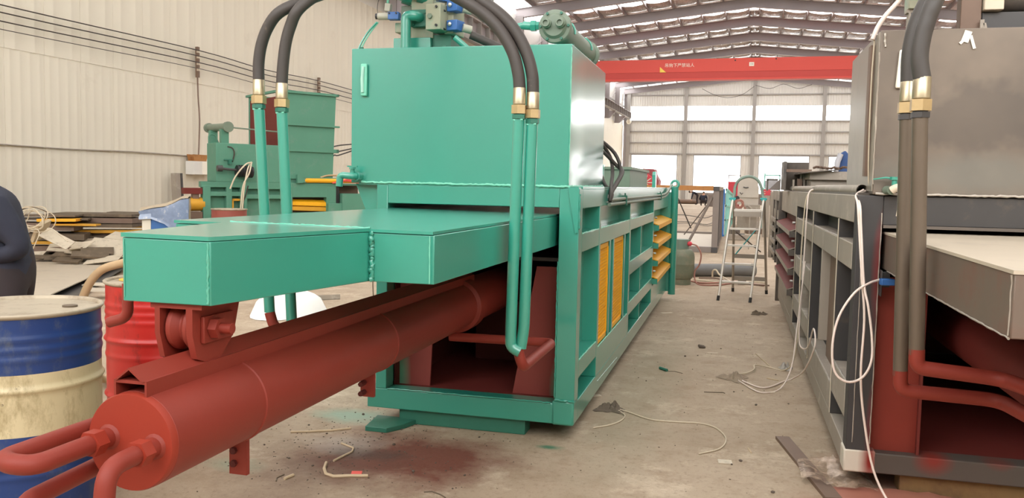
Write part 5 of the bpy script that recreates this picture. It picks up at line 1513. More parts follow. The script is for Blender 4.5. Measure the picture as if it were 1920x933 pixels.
OFF = [(-10.16, 10.93, 0.13, 0.35, 0.18, 0.1, 0.4), (-9.99, 10.79, 0.19, 0.40, 0.30, 0.012, 0.9), (-9.79, 10.88, 0.16, 0.55, 0.30, 0.012, 0.3), (-9.60, 10.93, 0.22, 0.40, 0.22, 0.012, 1.2), (-9.68, 10.60, 0.12, 0.50, 0.16, 0.02, 0.4),
       (-9.40, 10.74, 0.15, 0.70, 0.30, 0.012, 0.1), (-9.28, 11.07, 0.23, 0.80, 0.40, 0.012, 0.5), (-9.09, 10.83, 0.18, 0.60, 0.25, 0.012, 0.3), (-9.20, 10.46, 0.11, 0.50, 0.12, 0.03, 0.9), (-8.97, 10.46, 0.12, 0.50, 0.20, 0.012, 0.5),
       (-9.51, 11.35, 0.27, 1.20, 0.35, 0.015, 0.45), (-9.12, 11.53, 0.29, 1.10, 0.30, 0.015, 0.35), (-9.44, 10.28, 0.10, 0.40, 0.10, 0.03, 0.2), (-10.27, 10.60, 0.12, 0.25, 0.20, 0.08, 0.5), (-8.84, 10.97, 0.20, 0.50, 0.30, 0.012, 0.8),
       (-9.91, 11.30, 0.18, 0.90, 0.40, 0.02, 0.5), (-9.24, 10.65, 0.19, 0.45, 0.20, 0.012, 1.0), (-9.56, 10.70, 0.23, 0.30, 0.20, 0.01, 0.1)]
for k, (x, y, z, sx, sy, sz, rz_) in enumerate(OFF):
    plate((x, y, z + 0.07 + 0.03 * (k % 3)), (sx, sy * 1.25, sz), (random.uniform(0.18, 0.5), random.uniform(-0.15, 0.15), rz_ * 0.7), 'heap_pale' if k % 4 else 'heap',
          'flat steel offcut in the loose pile between the heap and the green ram', 'steel_offcut', 'loose steel offcuts beyond the large sheet', 'offcut')
plate((-9.9, 11.35, 0.015), (1.9, 0.9, 0.03), (0, 0, 0.45), 'heap', 'dark base plate under the loose pile of steel offcuts')
# a coil of wire on the heap
rn = random.Random(11)
pts = []
for k in range(60):
    a = k * 0.62
    r_ = 0.26 + 0.07 * math.sin(k * 0.37) + rn.uniform(-0.03, 0.03)
    pts.append((-9.87 + r_ * math.cos(a) * 0.9 + 0.06 * math.sin(k * 0.2), 10.11 + 0.08 * math.sin(k * 0.5), 0.77 + r_ * math.sin(a) * 0.55))
pts += [(-9.62, 9.96, 0.59), (-9.67, 9.91, 0.39), (-9.72, 9.91, 0.29)]
tag(tube('wire_coil', smooth_path(pts, 3), 0.007, 'cream_cable', None, 5), 'tangled coil of pale wire hung over the heap beside the worker', 'wire')
tag(tube('scrap_rod', smooth_path([(-10.07, 10.06, 0.86), (-10.01, 10.08, 0.91), (-9.89, 10.12, 0.94), (-9.76, 10.15, 0.91), (-9.68, 10.17, 0.87)]), 0.008, 'heap', None, 6), 'thin brown rod arching above the wire coil on the heap', 'rod')
tag(tube('scrap_rod', smooth_path([(-9.59, 10.07, 0.64), (-9.53, 10.08, 0.64), (-9.43, 10.11, 0.57), (-9.29, 10.13, 0.46)]), 0.01, 'heap_pale', None, 6), 'pale bent rod sloping down in front of the round-bottomed plate', 'rod')


# ------------------------------------------------------------------ people
def figure(name, label, loc, rotz, J, E_, R, cloth, group=None, hair=True, level=2):
    """one continuous skinned body; J joints, E_ bones, R radii, cloth joint -> material"""
    names = list(J)
    bm_ = bpy.data.meshes.new(name)
    bm_.from_pydata([J[n_] for n_ in names], [(names.index(a), names.index(b_)) for a, b_ in E_], [])
    o = bpy.data.objects.new(name, bm_)
    COL.objects.link(o)
    o.modifiers.new('skin', 'SKIN').use_smooth_shade = True
    sv = bm_.skin_vertices[0].data
    for i, n_ in enumerate(names):
        r_ = R.get(n_, 0.05)
        sv[i].radius = r_ if isinstance(r_, tuple) else (r_, r_)
        sv[i].use_root = (n_ == 'pelvis')
    sub = o.modifiers.new('subdivision', 'SUBSURF')
    sub.levels = sub.render_levels = level
    me = bpy.data.meshes.new_from_object(o.evaluated_get(bpy.context.evaluated_depsgraph_get()))
    bpy.data.objects.remove(o)
    me.name = name
    mats = sorted(set(cloth.values()))
    me.materials.clear()
    for m_ in mats:
        me.materials.append(M[m_])
    P = [(Vector(J[n_]), mats.index(cloth.get(n_, 'jacket'))) for n_ in names]
    for p in me.polygons:
        c = p.center
        p.material_index = min(P, key=lambda q: (q[0] - c).length)[1]
        p.use_smooth = True
    o = bpy.data.objects.new(name, me)
    COL.objects.link(o)
    o.location = loc
    o.rotation_euler.z = rotz
    ABS[o] = Vector((0, 0, 0))
    tag(o, label, 'person', group)
    h, n_ = Vector(J['head']), Vector(J['neck'])
    up = (h - n_).normalized()
    f = Vector(J['nose']) - h
    f = (f - up * f.dot(up)).normalized()
    side = up.cross(f)
    if hair:
        b = MB().ball((0, 0, 0), (0.088, 0.098, 0.088), 14, 8)
        b.v = [tuple(h - f * 0.016 + up * 0.038 + side * v[0] + f * v[1] + up * max(v[2], -0.02)) for v in b.v]
        hr = obj('hair', b, 'hair', None, sharp=80)
        hr.parent = o
    for s in (-1, 1):
        e = obj('eye', MB().ball(tuple(h + f * 0.083 + side * 0.03 * s + up * 0.008), 0.011, 8, 5), 'black')
        e.parent = o
        q = h + side * 0.083 * s - f * 0.005
        e = obj('ear', MB().ball(tuple(q), (0.014, 0.02, 0.03), 8, 6), 'skin')
        e.parent = o
    e = obj('mouth', MB().tube([h + f * 0.084 - up * 0.045 - side * 0.022, h + f * 0.09 - up * 0.045, h + f * 0.084 - up * 0.045 + side * 0.022], 0.005, 6), 'red_thin')
    e.parent = o
    return o


def body(pelvis, chest, neck, head, nose, arms, legs):
    """joints, bones, radii and clothing for a figure; arms and legs are lists of three or four points"""
    J = {'pelvis': pelvis, 'waist': tuple((Vector(pelvis) * 0.5 + Vector(chest) * 0.5)), 'chest': chest, 'neck': neck, 'head': head, 'nose': nose,
         'crown': tuple(Vector(head) + (Vector(head) - Vector(neck)).normalized() * 0.085)}
    E_ = [('pelvis', 'waist'), ('waist', 'chest'), ('chest', 'neck'), ('neck', 'head'), ('head', 'crown'), ('head', 'nose')]
    R = {'pelvis': (0.15, 0.12), 'waist': (0.145, 0.11), 'chest': (0.165, 0.12), 'neck': 0.055, 'head': (0.082, 0.09), 'crown': 0.055, 'nose': 0.014}
    cl = {'pelvis': 'trousers', 'waist': 'jacket', 'chest': 'jacket', 'neck': 'skin', 'head': 'skin', 'nose': 'skin', 'crown': 'skin'}
    for s, (sh, el, wr, ha) in zip('lr', arms):
        for k, p, r_, m_ in (('shoulder', sh, 0.075, 'jacket'), ('elbow', el, 0.062, 'jacket'), ('wrist', wr, 0.04, 'jacket'), ('palm', ha, 0.036, 'skin')):
            J[k + s] = p
            R[k + s] = r_
            cl[k + s] = m_
        E_ += [('chest', 'shoulder' + s), ('shoulder' + s, 'elbow' + s), ('elbow' + s, 'wrist' + s), ('wrist' + s, 'palm' + s)]
        d = (Vector(ha) - Vector(wr)).normalized()
        a = d.orthogonal().normalized()
        b_ = d.cross(a)
        for i, (off, ln) in enumerate(((-0.03, 0.07), (-0.01, 0.085), (0.01, 0.08), (0.03, 0.06))):
            k1, k2 = 'finger%d%s' % (i, s), 'tip%d%s' % (i, s)
            J[k1] = tuple(Vector(ha) + a * off + d * 0.045)
            J[k2] = tuple(Vector(ha) + a * off + d * (0.045 + ln * 0.8) + b_ * 0.025)
            R[k1], R[k2] = 0.0095, 0.008
            cl[k1] = cl[k2] = 'skin'
            E_ += [('palm' + s, k1), (k1, k2)]
        J['thumb' + s] = tuple(Vector(ha) - a * 0.05 + d * 0.015)
        J['thumbtip' + s] = tuple(Vector(ha) - a * 0.062 + d * 0.055)
        R['thumb' + s], R['thumbtip' + s] = 0.011, 0.009
        cl['thumb' + s] = cl['thumbtip' + s] = 'skin'
        E_ += [('palm' + s, 'thumb' + s), ('thumb' + s, 'thumbtip' + s)]
    for s, (hp_, kn, an, to) in zip('lr', legs):
        for k, p, r_, m_ in (('hip', hp_, 0.10, 'trousers'), ('knee', kn, 0.068, 'trousers'), ('ankle', an, 0.05, 'trousers'), ('toe', to, 0.04, 'shoe')):
            J[k + s] = p
            R[k + s] = r_
            cl[k + s] = m_
        E_ += [('pelvis', 'hip' + s), ('hip' + s, 'knee' + s), ('knee' + s, 'ankle' + s), ('ankle' + s, 'toe' + s)]
    return J, E_, R, cl


# worker at the left edge, stooping to the left with the elbow drawn back (local x = to the right in view, y = away)
J, E_, R, cl = body((0.07, 0, 0.82), (0.02, 0, 1.13), (-0.07, 0, 1.29), (-0.15, 0, 1.40), (-0.26, 0.0, 1.37),
    [((-0.02, 0.19, 1.16), (-0.12, 0.26, 0.90), (-0.32, 0.2, 0.84), (-0.40, 0.18, 0.83)), ((0.12, -0.16, 1.185), (0.255, -0.14, 0.945), (0.04, -0.2, 0.91), (-0.05, -0.2, 0.90))],
    [((0.07, 0.1, 0.78), (0.03, 0.11, 0.44), (0.08, 0.12, 0.08), (-0.10, 0.12, 0.04)), ((0.10, -0.1, 0.78), (0.10, -0.11, 0.44), (0.13, -0.12, 0.08), (-0.05, -0.12, 0.04))])
cl['neck'] = 'jacket'
R['pelvis'] = (0.16, 0.15)
R['hipr'] = 0.125
R['kneer'] = 0.1
figure('person', 'worker in dark navy jacket and trousers stooping at the left edge, elbow drawn back', (-4.23, 4.034, 0), YAW, J, E_, {k: (tuple(v * 1.2 for v in r) if isinstance(r, tuple) else r * (1.2 if r > 0.05 else 1.0)) for k, r in R.items()}, cl).scale = (1.02, 1.02, 1.03)
# crouching worker far back
J, E_, R, cl = body((0, 0.05, 0.36), (0, -0.12, 0.74), (0, -0.17, 0.86), (0, -0.20, 1.0), (0.0, -0.31, 0.98),
    [((-0.2, -0.12, 0.76), (-0.32, -0.22, 0.52), (-0.2, -0.42, 0.42), (-0.16, -0.49, 0.40)), ((0.2, -0.12, 0.76), (0.32, -0.22, 0.52), (0.2, -0.42, 0.42), (0.16, -0.49, 0.40))],
    [((-0.12, 0.0, 0.34), (-0.2, -0.38, 0.46), (-0.16, -0.08, 0.08), (-0.16, -0.26, 0.04)), ((0.12, 0.0, 0.34), (0.2, -0.38, 0.46), (0.16, -0.08, 0.08), (0.16, -0.26, 0.04))])
for k in ('jacket', 'trousers'):
    pass
figure('person', 'worker in dark blue workwear crouching on the floor far back in the hall', (-2.47, 67.73, 0), 2.9, J, E_, {k: (tuple(v * 1.15 for v in r) if isinstance(r, tuple) else r * 1.15) for k, r in R.items()}, cl)
# bending worker beside him
J, E_, R, cl = body((0.12, 0, 0.85), (-0.22, 0, 1.06), (-0.36, 0, 1.06), (-0.49, 0, 1.05), (-0.55, 0, 0.95),
    [((-0.24, 0.18, 1.03), (-0.3, 0.2, 0.75), (-0.36, 0.15, 0.5), (-0.37, 0.14, 0.42)), ((-0.24, -0.18, 1.03), (-0.3, -0.2, 0.75), (-0.36, -0.15, 0.5), (-0.37, -0.14, 0.42))],
    [((0.12, 0.1, 0.80), (0.08, 0.12, 0.44), (0.12, 0.12, 0.08), (-0.06, 0.12, 0.04)), ((0.12, -0.1, 0.80), (0.08, -0.12, 0.44), (0.12, -0.12, 0.08), (-0.06, -0.12, 0.04))])
figure('person', 'worker in blue workwear bending forward far back beside the crouching one', (-3.18, 71.71, 0), 0.1, J, E_, R, cl)

# ------------------------------------------------------------------ step ladder
LD = thing('step_ladder', (0.13, 11.4, 0), 'aluminium step ladder with a rounded top hoop standing in the aisle', 'ladder')
fl_, fr_, hl, hr_ = (-0.167, 10.946, 0), (0.223, 10.904, 0), (-0.036, 11.45, 1.28), (0.353, 11.45, 1.285)
for a, b in ((fl_, hl), (fr_, hr_)):
    o = tube('front_rail', [a, b], 0.017, 'alu', LD, 10)
    obj('rubber_foot', MB().tube([Vector(a) + Vector((0, 0, 0.0)), Vector(a).lerp(Vector(b), 0.045)], 0.02, 10), 'black', o)
for a, b in (((0.012, 12.0, 0), (-0.02, 11.5, 1.27)), ((0.454, 11.9, 0), (0.36, 11.5, 1.275))):
    o = tube('rear_rail', [a, b], 0.017, 'alu_dull', LD, 10)
    obj('rubber_foot', MB().tube([a, Vector(a).lerp(Vector(b), 0.045)], 0.02, 10), 'black', o)
for t_ in (0.18, 0.355, 0.535, 0.70):
    a, b = Vector(fl_).lerp(Vector(hl), t_), Vector(fr_).lerp(Vector(hr_), t_)
    c = (a + b) / 2 + Vector((0, 0.035, 0))
    st_ = obj('tread', MB().obox(c, ((b - a).length - 0.02, 0.09, 0.022), (0, 0, math.atan2((b - a).y, (b - a).x))), 'alu', LD)
    obj('tread_end', MB().obox(b + Vector((-0.03, 0.03, -0.004)), (0.03, 0.06, 0.03)), 'black', st_)
obj('platform', MB().box(-0.015, 0.325, 11.30, 11.52, 1.125, 1.15), 'alu', LD)
obj('platform_edge', MB().box(-0.01, 0.32, 11.29, 11.30, 1.06, 1.125), 'alu_dull', LD)
tube('top_hoop', smooth_path([hl, (-0.018, 11.48, 1.34), (-0.012, 11.5, 1.44), (0.04, 11.5, 1.535), (0.155, 11.5, 1.578), (0.262, 11.5, 1.54), (0.316, 11.5, 1.446), (0.34, 11.5, 1.33), hr_], 5), 0.019, 'lad_green', LD, 12)
for p in (hl, hr_):
    obj('hinge_joint', MB().obox(Vector(p) + Vector((0, 0.03, 0)), (0.055, 0.1, 0.04)).tube([Vector(p) + Vector((-0.045, 0, 0.005)), Vector(p) + Vector((0.04, 0, 0.005))], 0.014, 8), 'teal', LD)
for z, y in ((0.51, 11.80), (0.195, 11.93)):
    f1 = 1 - z / 1.27
    xa, xb = -0.02 + 0.032 * f1, 0.36 + 0.094 * f1
    obj('rear_bar', MB().box(xa, xb, y - 0.008, y + 0.008, z - 0.028, z + 0.028), 'alu_dull', LD)
tube('cross_brace', [(0.03, 11.2, 0.58), (0.28, 11.7, 0.88)], 0.008, 'teal', LD, 6)
tube('cross_brace', [(0.02, 11.3, 0.86), (0.35, 11.75, 0.58)], 0.008, 'steel', LD, 6)
tag(box('tool_box', (0.08, 0.20, 12.9, 13.05, 0.0, 0.1), 'steel_pale', None, 0.004), 'small pale block on the floor behind the ladder', 'block')

# ------------------------------------------------------------------ gas cylinder and the pipe behind it
GC = thing('gas_cylinder', (-0.755, 12.62, 0), 'squat dusty green gas cylinder beside the hinge column with a red regulator', 'gas cylinder')
gx, gy = -0.755, 12.62
obj('cylinder_body', MB().lathe([(0.0, 0.06), (0.12, 0.065), (0.18, 0.09), (0.205, 0.14), (0.21, 0.2), (0.21, 0.29), (0.2115, 0.295), (0.2115, 0.305), (0.21, 0.31), (0.21, 0.40), (0.2, 0.46), (0.165, 0.51), (0.1, 0.53), (0.0, 0.535)], (gx, gy, 0), n=32), 'gas', GC)
obj('foot_ring', MB().lathe([(0.15, 0.0), (0.165, 0.0), (0.165, 0.09), (0.15, 0.09)], (gx, gy, 0), n=28), 'gas', GC)
col_ = MB()
col_.lathe([(0.115, 0.52), (0.12, 0.52), (0.125, 0.66), (0.12, 0.66)], (gx, gy, 0), n=24)
obj('collar', col_, 'lad_green', GC)
obj('valve', MB().tube([(gx, gy, 0.53), (gx, gy, 0.60)], 0.02, 10), 'brass', GC)
obj('regulator', MB().ball((gx + 0.13, gy - 0.05, 0.60), (0.04, 0.035, 0.035)).tube([(gx + 0.05, gy - 0.03, 0.59), (gx + 0.14, gy - 0.05, 0.60)], 0.014, 8), 'pink_red', GC)
tag(tube('gas_hose', smooth_path([(gx + 0.15, gy - 0.05, 0.60), (gx + 0.24, gy - 0.05, 0.57), (gx + 0.30, gy - 0.05, 0.45), (gx + 0.28, gy - 0.04, 0.30), (gx + 0.22, gy - 0.05, 0.2), (gx + 0.23, gy - 0.1, 0.08), (gx + 0.3, gy - 0.12, 0.015), (-0.2, 12.6, 0.012), (0.1, 13.05, 0.012), (0.45, 12.85, 0.012)], 5), 0.011, 'pink_hose', None, 8),
    'pinkish brown hose leading from the gas cylinder down to the floor', 'hose')
p = MB().tube([(-1.15, 13.55, 0.103), (0.335, 14.2, 0.103)], 0.102, 28, caps=False)
p.tube([(0.335, 14.2, 0.103), (-1.15, 13.55, 0.103)], 0.094, 28, caps=False)
tag(obj('steel_pipe', p, paint('blue_grey_pipe_steel', (112, 112, 112), 0.5, 0.15, 3, metal=0.2), None, sharp=60), 'thick blue grey steel pipe lying across the aisle behind the ladder', 'pipe')
for k, pts in enumerate(([(-0.6, 12.95), (-0.44, 12.75), (-0.25, 12.85), (-0.02, 13.2), (0.2, 13.0), (0.45, 12.8)], [(-0.58, 13.1), (-0.3, 12.95), (0.0, 13.0), (0.3, 13.2), (0.5, 13.1)], [(-0.5, 13.3), (-0.25, 13.35), (-0.05, 12.95), (0.2, 12.75), (0.52, 12.7)])):
    tag(tube('floor_hose', smooth_path([(x, y, 0.014 + 0.008 * k) for x, y in pts], 5), 0.0125, ['pink_hose', 'cream_cable', 'steel_brown'][k], None, 7),
        ['pinkish hose lying nearest across the floor behind the ladder', 'cream hose lying in the tangle before the thick pipe', 'brown hose curling in the tangle before the thick pipe'][k], 'hose')
tag(tube('cable_loop', smooth_path([(-0.30, 13.45, 0.02), (-0.30, 13.4, 0.13), (-0.25, 13.35, 0.16), (-0.2, 13.3, 0.1), (-0.12, 13.2, 0.06), (0.0, 12.95, 0.02)], 5), 0.013, 'cream_cable', None, 7), 'pale cable loop standing up against the thick pipe', 'cable')


def rag(c, r, mat, label, seed, flat=0.35, n=9, cat='rag'):
    b = MB()
    m_, k_ = 12, 36
    vs, fs = [], []
    for i in range(m_ + 1):
        for j in range(k_):
            a = 2 * PI * j / k_
            q = i / m_
            e = 1 + 0.28 * math.sin(3 * a + seed) + 0.16 * math.sin(7 * a + 2.3 * seed)
            x, y = q * e * math.cos(a), q * e * math.sin(a)
            h = abs(noise.noise((x * 2.1 + seed, y * 2.1, seed * 0.7))) * 1.3 + abs(noise.noise((x * 5 + seed, y * 5, 3.1))) * 0.6 + 0.12
            h *= flat * (1 - q ** 4) * (0.35 + 0.65 * (1 - q * q))
            vs.append((c[0] + r[0] * x, c[1] + r[1] * y, 0.003 + h * r[0]))
    for i in range(m_):
        for j in range(k_):
            fs.append((i * k_ + j, i * k_ + (j + 1) % k_, (i + 1) * k_ + (j + 1) % k_, (i + 1) * k_ + j))
    b.add(vs, fs)
    return tag(obj('rag', b, mat, None, sharp=25), label, cat)


rag((-0.72, 5.29), (0.085, 0.10), 'rag_dark', 'crumpled dark oily rag on the floor by the green baler', 3, 0.6)
rag((0.045, 6.46), (0.10, 0.11), 'rag_pale', 'dusty pale rag wrapped round the cable ends on the floor', 5, 0.5)
rag((0.30, 9.95), (0.085, 0.12), 'rag_brown', 'small brown rag on the floor in front of the ladder', 8, 0.45)
rag((0.44, 6.95), (0.05, 0.06), 'film', 'crumpled clear plastic scrap behind the floor cables', 12, 1.0, cat='scrap')
tag(tube('string', smooth_path([(-0.66, 5.27, 0.01), (-0.6, 5.24, 0.006), (-0.45, 5.12, 0.005), (-0.29, 5.115, 0.005), (-0.16, 5.13, 0.005), (-0.06, 5.06, 0.005), (0.0, 4.86, 0.005), (-0.03, 4.66, 0.005), (-0.137, 4.527, 0.005)], 6), 0.0042, 'cream_cable', None, 6),
    'thin cream string snaking from the dark rag across the floor', 'string')
tag(tube('string', smooth_path([(-0.66, 5.24, 0.01), (-0.61, 5.15, 0.006), (-0.62, 5.03, 0.005), (-0.67, 4.92, 0.005), (-0.755, 4.827, 0.005)], 6), 0.0042, 'cream_cable', None, 6),
    'short cream string curling from the dark rag towards the baler corner', 'string')
# flat bar with plastic film by the bare baler
fb = obj('flat_bar', MB().obox((0.40, 4.50, 0.009), (0.075, 0.95, 0.018), (0, 0, 0.19)), 'steel_brown', None)
tag(fb, 'long rusty flat bar lying on the floor before the bare steel baler', 'bar')
rn = random.Random(21)
vs, fs = [], []
NX, NY = 14, 8
for j in range(NY + 1):
    for i in range(NX + 1):
        u, v = i / NX, j / NY
        x = 0.36 + 0.33 * u
        y = 4.22 + 0.34 * v + 0.08 * u - 0.15 * u * (1 - v)
        z = 0.022 + 0.012 * math.sin(9 * u + 3 * v) + rn.uniform(0, 0.014) - 0.012 * (1 if i in (0, NX) else 0)
        vs.append((x + rn.uniform(-0.008, 0.008), y + rn.uniform(-0.012, 0.012), max(0.004, z)))
b = MB().add(vs, [(j * (NX + 1) + i, j * (NX + 1) + i + 1, (j + 1) * (NX + 1) + i + 1, (j + 1) * (NX + 1) + i) for j in range(NY) for i in range(NX)])


def mat_film():
    m = NT('clear_dusty_film')
    tp_ = m.n('ShaderNodeBsdfTransparent')
    mx = m.n('ShaderNodeMixShader')
    m.b.inputs['Base Color'].default_value = (*lin((196, 170, 148)), 1)
    m.b.inputs['Roughness'].default_value = 0.3
    m.l(m.ramp(m.fbm(14, 4), 0.35, 0.75), mx.inputs[0])
    m.l(tp_.outputs[0], mx.inputs[1])
    m.l(m.b.outputs[0], mx.inputs[2])
    m.l(mx.outputs[0], m.t.nodes['Material Output'].inputs['Surface'])
    return m.m


M['clear_film'] = mat_film()
tag(obj('plastic_film', b, 'clear_film', None, sharp=25), 'crumpled clear plastic film draped over the flat bar by the white corner', 'film')
rn = random.Random(23)
vs = []
for j in range(NY + 1):
    for i in range(NX + 1):
        u, v = i / NX, j / NY
        vs.append((0.50 + 0.75 * u + rn.uniform(-0.008, 0.008), 3.55 + 0.68 * v + rn.uniform(-0.012, 0.012), max(0.003, 0.008 + 0.008 * math.sin(6 * u + 5 * v) + rn.uniform(0, 0.008))))
b = MB().add(vs, [(j * (NX + 1) + i, j * (NX + 1) + i + 1, (j + 1) * (NX + 1) + i + 1, (j + 1) * (NX + 1) + i) for j in range(NY) for i in range(NX)])
M['pink_film'] = paint('primer_dusted_film', (176, 118, 102), 0.4, 0.12, 5, spec=0.5, bump=0.1)
tag(obj('plastic_film', b, 'pink_film', None, sharp=25), 'pinkish primer dusted plastic film spread under the front of the bare baler', 'film')

# sticks, scraps and stones on the floor
def stick(pts, r, mat, label, name='wood_splinter', cat='stick'):
    tag(tube(name, [(x, y, r * 0.9) for x, y in pts], r, mat, None, 6), label, cat)


stick([(-2.366, 4.192), (-2.27, 4.235), (-2.17, 4.29), (-2.08, 4.365)], 0.0065, 'wood', 'long pale stick on the stained floor left of the baler')
stick([(-2.008, 4.096), (-1.91, 4.04), (-1.891, 3.982), (-1.905, 3.9), (-1.915, 3.82)], 0.0055, 'wood', 'crooked pale strip end pointing back on the stained floor')
stick([(-1.935, 3.78), (-1.905, 3.70), (-1.86, 3.63), (-1.81, 3.61), (-1.73, 3.645), (-1.657, 3.668)], 0.008, 'wood', 'thick bent pale strip on the stained floor nearest the camera')
o = obj('red_scrap', MB().obox((-1.72, 3.675, 0.01), (0.05, 0.03, 0.008), (0.2, 0, 0.3)), 'crane_red', None)
tag(o, 'tiny bright red scrap beside the bent pale strip', 'scrap')
stick([(-2.014, 3.51), (-2.0, 3.57)], 0.0075, 'wood', 'short pale wood chip on the floor below the red cylinder')
stick([(-2.04, 3.48), (-2.06, 3.52), (-2.05, 3.57)], 0.003, 'heap', 'dark twig beside the short pale wood chip')
stick([(-1.33, 3.56), (-1.297, 3.577), (-1.25, 3.555), (-1.215, 3.527), (-1.19, 3.48)], 0.003, 'heap', 'thin dark wire curling on the floor at the bottom edge', 'wire_scrap', 'wire')
stick([(-0.52, 6.60), (-0.46, 6.53)], 0.012, 'green_dark', 'small dark green lump on the aisle floor', 'paint_lump', 'lump')
stick([(-0.46, 6.54), (-0.40, 6.55), (-0.34, 6.5)], 0.0025, 'heap', 'thin bent wire beside the dark green lump', 'wire_scrap', 'wire')
stick([(0.33, 6.95), (0.22, 7.5)], 0.004, 'wood', 'thin pale splinter behind the floor cables')
stick([(0.28, 6.55), (0.36, 6.5)], 0.004, 'wood', 'short splinter inside the loop of floor cables')
stick([(0.12, 4.72), (0.135, 4.64)], 0.004, 'wood', 'tiny pale splinter left of the flat bar')
stick([(0.30, 4.97), (0.325, 4.95)], 0.006, 'paper', 'tiny pale chip at the end of the flat bar')
stick([(-0.16, 5.95), (-0.03, 5.98), (-0.02, 5.96)], 0.003, 'heap', 'dark twig on the floor before the pale rag')
for k, (x, y, sx, sy, rz_, mt, lb) in enumerate(((0.0, 4.445, 0.07, 0.06, 0.1, 'heap_pale', 'small square plate lying flat on the aisle floor'), (-0.86, 5.60, 0.06, 0.05, 0.5, 'paper', 'paper scrap by the corner of the green baler'),
        (-0.14, 7.4, 0.09, 0.02, 0.3, 'paper', 'narrow paper strip in the middle of the aisle'), (0.3, 6.1, 0.04, 0.02, 0.5, 'paper', 'small paper flake near the floor cables'), (-0.7, 9.6, 0.14, 0.06, 0.6, 'paper', 'pale flake far along the aisle beside the green baler'))):
    tag(obj('scrap', MB().obox((x, y, 0.003), (sx, sy, 0.004), (0, 0, rz_)), mt, None), lb, 'scrap')
tag(obj('dark_lump', MB().obox((-0.24, 7.62, 0.012), (0.06, 0.05, 0.024), (0.1, 0.2, 0.4)), 'stone', None, 0.008), 'dark lump on the aisle floor beyond the paper strip', 'lump')
rn = random.Random(31)
proto = None
for k in range(46):
    if k < 30:
        x, y = rn.uniform(-2.4, -1.2), rn.uniform(3.5, 4.7)
    else:
        x, y = rn.uniform(-0.7, 0.4), rn.uniform(4.4, 8.5)
    if x > -1.95 and y > 4.5:
        y -= 0.5
    s = rn.choice((0.35, 0.45, 0.6, 0.9))
    if proto is None:
        b = MB().ball((0, 0, 0.005), (0.013, 0.010, 0.007), 7, 4)
        b.v = [(v[0] * rn.uniform(0.8, 1.2), v[1] * rn.uniform(0.8, 1.2), max(0.0, v[2])) for v in b.v]
        proto = obj('stone_chip', b, 'stone', None)
        o = proto
    else:
        o = proto.copy()
        COL.objects.link(o)
    o.location = (x, y, 0.006 * s)
    o.scale = (s, s, s)
    o.rotation_euler.z = rn.uniform(0, 6)
    tag(o, 'small dark stone chip lying loose on the concrete floor', 'stone', 'stone chips on the floor')
b = MB()
for k in range(620):
    if k < 480:
        x, y = rn.gauss(-1.85, 0.35), rn.gauss(4.1, 0.4)
    else:
        x, y = rn.uniform(-0.8, 0.45), rn.uniform(3.7, 10)
    r_ = rn.uniform(0.001, 0.0032)
    b.obox((x, y, r_ * 0.4), (r_ * 2, r_ * rn.uniform(1, 3), r_), (0, 0, rn.uniform(0, 3)))
tag(obj('grit', b, 'stone', None), 'dark grit and crumbs scattered on the concrete floor', 'grit', kind='stuff')

# ------------------------------------------------------------------ things farther down the hall
SF = thing('steel_gantry', (-0.9, 22.0, 0), 'large open grey steel frame with a rust orange top beam beyond the green baler', 'frame')
box('top_beam', (-1.95, -0.475, 19.0, 19.12, 1.355, 1.46), 'orange_rust', SF, 0.004)
box('beam_end', (-0.475, -0.345, 18.99, 19.12, 1.352, 1.452), 'steel_dark', SF, 0.004)
box('post', (-0.475, -0.345, 19.0, 19.12, 0.12, 1.352), 'grey_beam', SF, 0.004)
box('post', (-1.95, -1.82, 19.0, 19.12, 0.12, 1.352), 'grey_beam', SF, 0.004)
box('bottom_beam', (-1.95, -0.475, 19.0, 19.12, 0.0, 0.125), 'grey_beam', SF, 0.004)
box('beam_end', (-0.475, -0.345, 18.99, 19.12, 0.0, 0.12), 'steel_dark', SF, 0.004)
box('bottom_sheet', (-1.9, -0.36, 19.12, 25.4, 0.06, 0.08), 'steel_sheet', SF)
box('side_beam', (-0.44, -0.345, 19.12, 25.4, 1.36, 1.45), 'steel_pale', SF)
box('side_beam', (-1.95, -1.86, 19.12, 25.4, 1.36, 1.45), 'steel_pale', SF)
box('side_beam', (-0.44, -0.345, 19.12, 25.4, 0.0, 0.12), 'grey_beam', SF)
for k in range(9):
    box('side_rib', (-0.40, -0.335, 19.5 + 0.62 * k, 19.56 + 0.62 * k, 0.12, 1.36), 'grey_beam' if k % 2 else 'steel_dark', SF)
box('far_beam', (-1.95, -0.345, 25.3, 25.4, 1.34, 1.45), 'grey_beam', SF)
box('far_beam', (-1.95, -0.345, 25.3, 25.4, 0.0, 0.13), 'grey_beam', SF)
for a, b, r_, mt in (((-0.5, 19.06, 1.2), (-0.98, 19.06, 0.2), 0.03, 'grey_beam'), ((-0.48, 19.3, 1.22), (-1.1, 19.5, 0.35), 0.012, 'steel'), ((-1.3, 19.3, 1.28), (-0.95, 19.5, 0.5), 0.014, 'steel_dark'), ((-1.36, 19.06, 0.62), (-1.22, 19.06, 0.15), 0.03, 'steel')):
    tube('diagonal_brace', [a, b], r_, mt, SF, 8)
for k, (y, z) in enumerate(((21, 0.72), (22.5, 0.5), (24, 0.4))):
    tube('cross_wire', smooth_path([(-1.8, y, z), (-1.2, y, z + 0.03), (-0.7, y, z - 0.03), (-0.42, y, z + 0.1)]), 0.008, 'steel_dark', SF, 5)


def at(name, label, cat, loc):
    return thing(name, loc, label, cat)


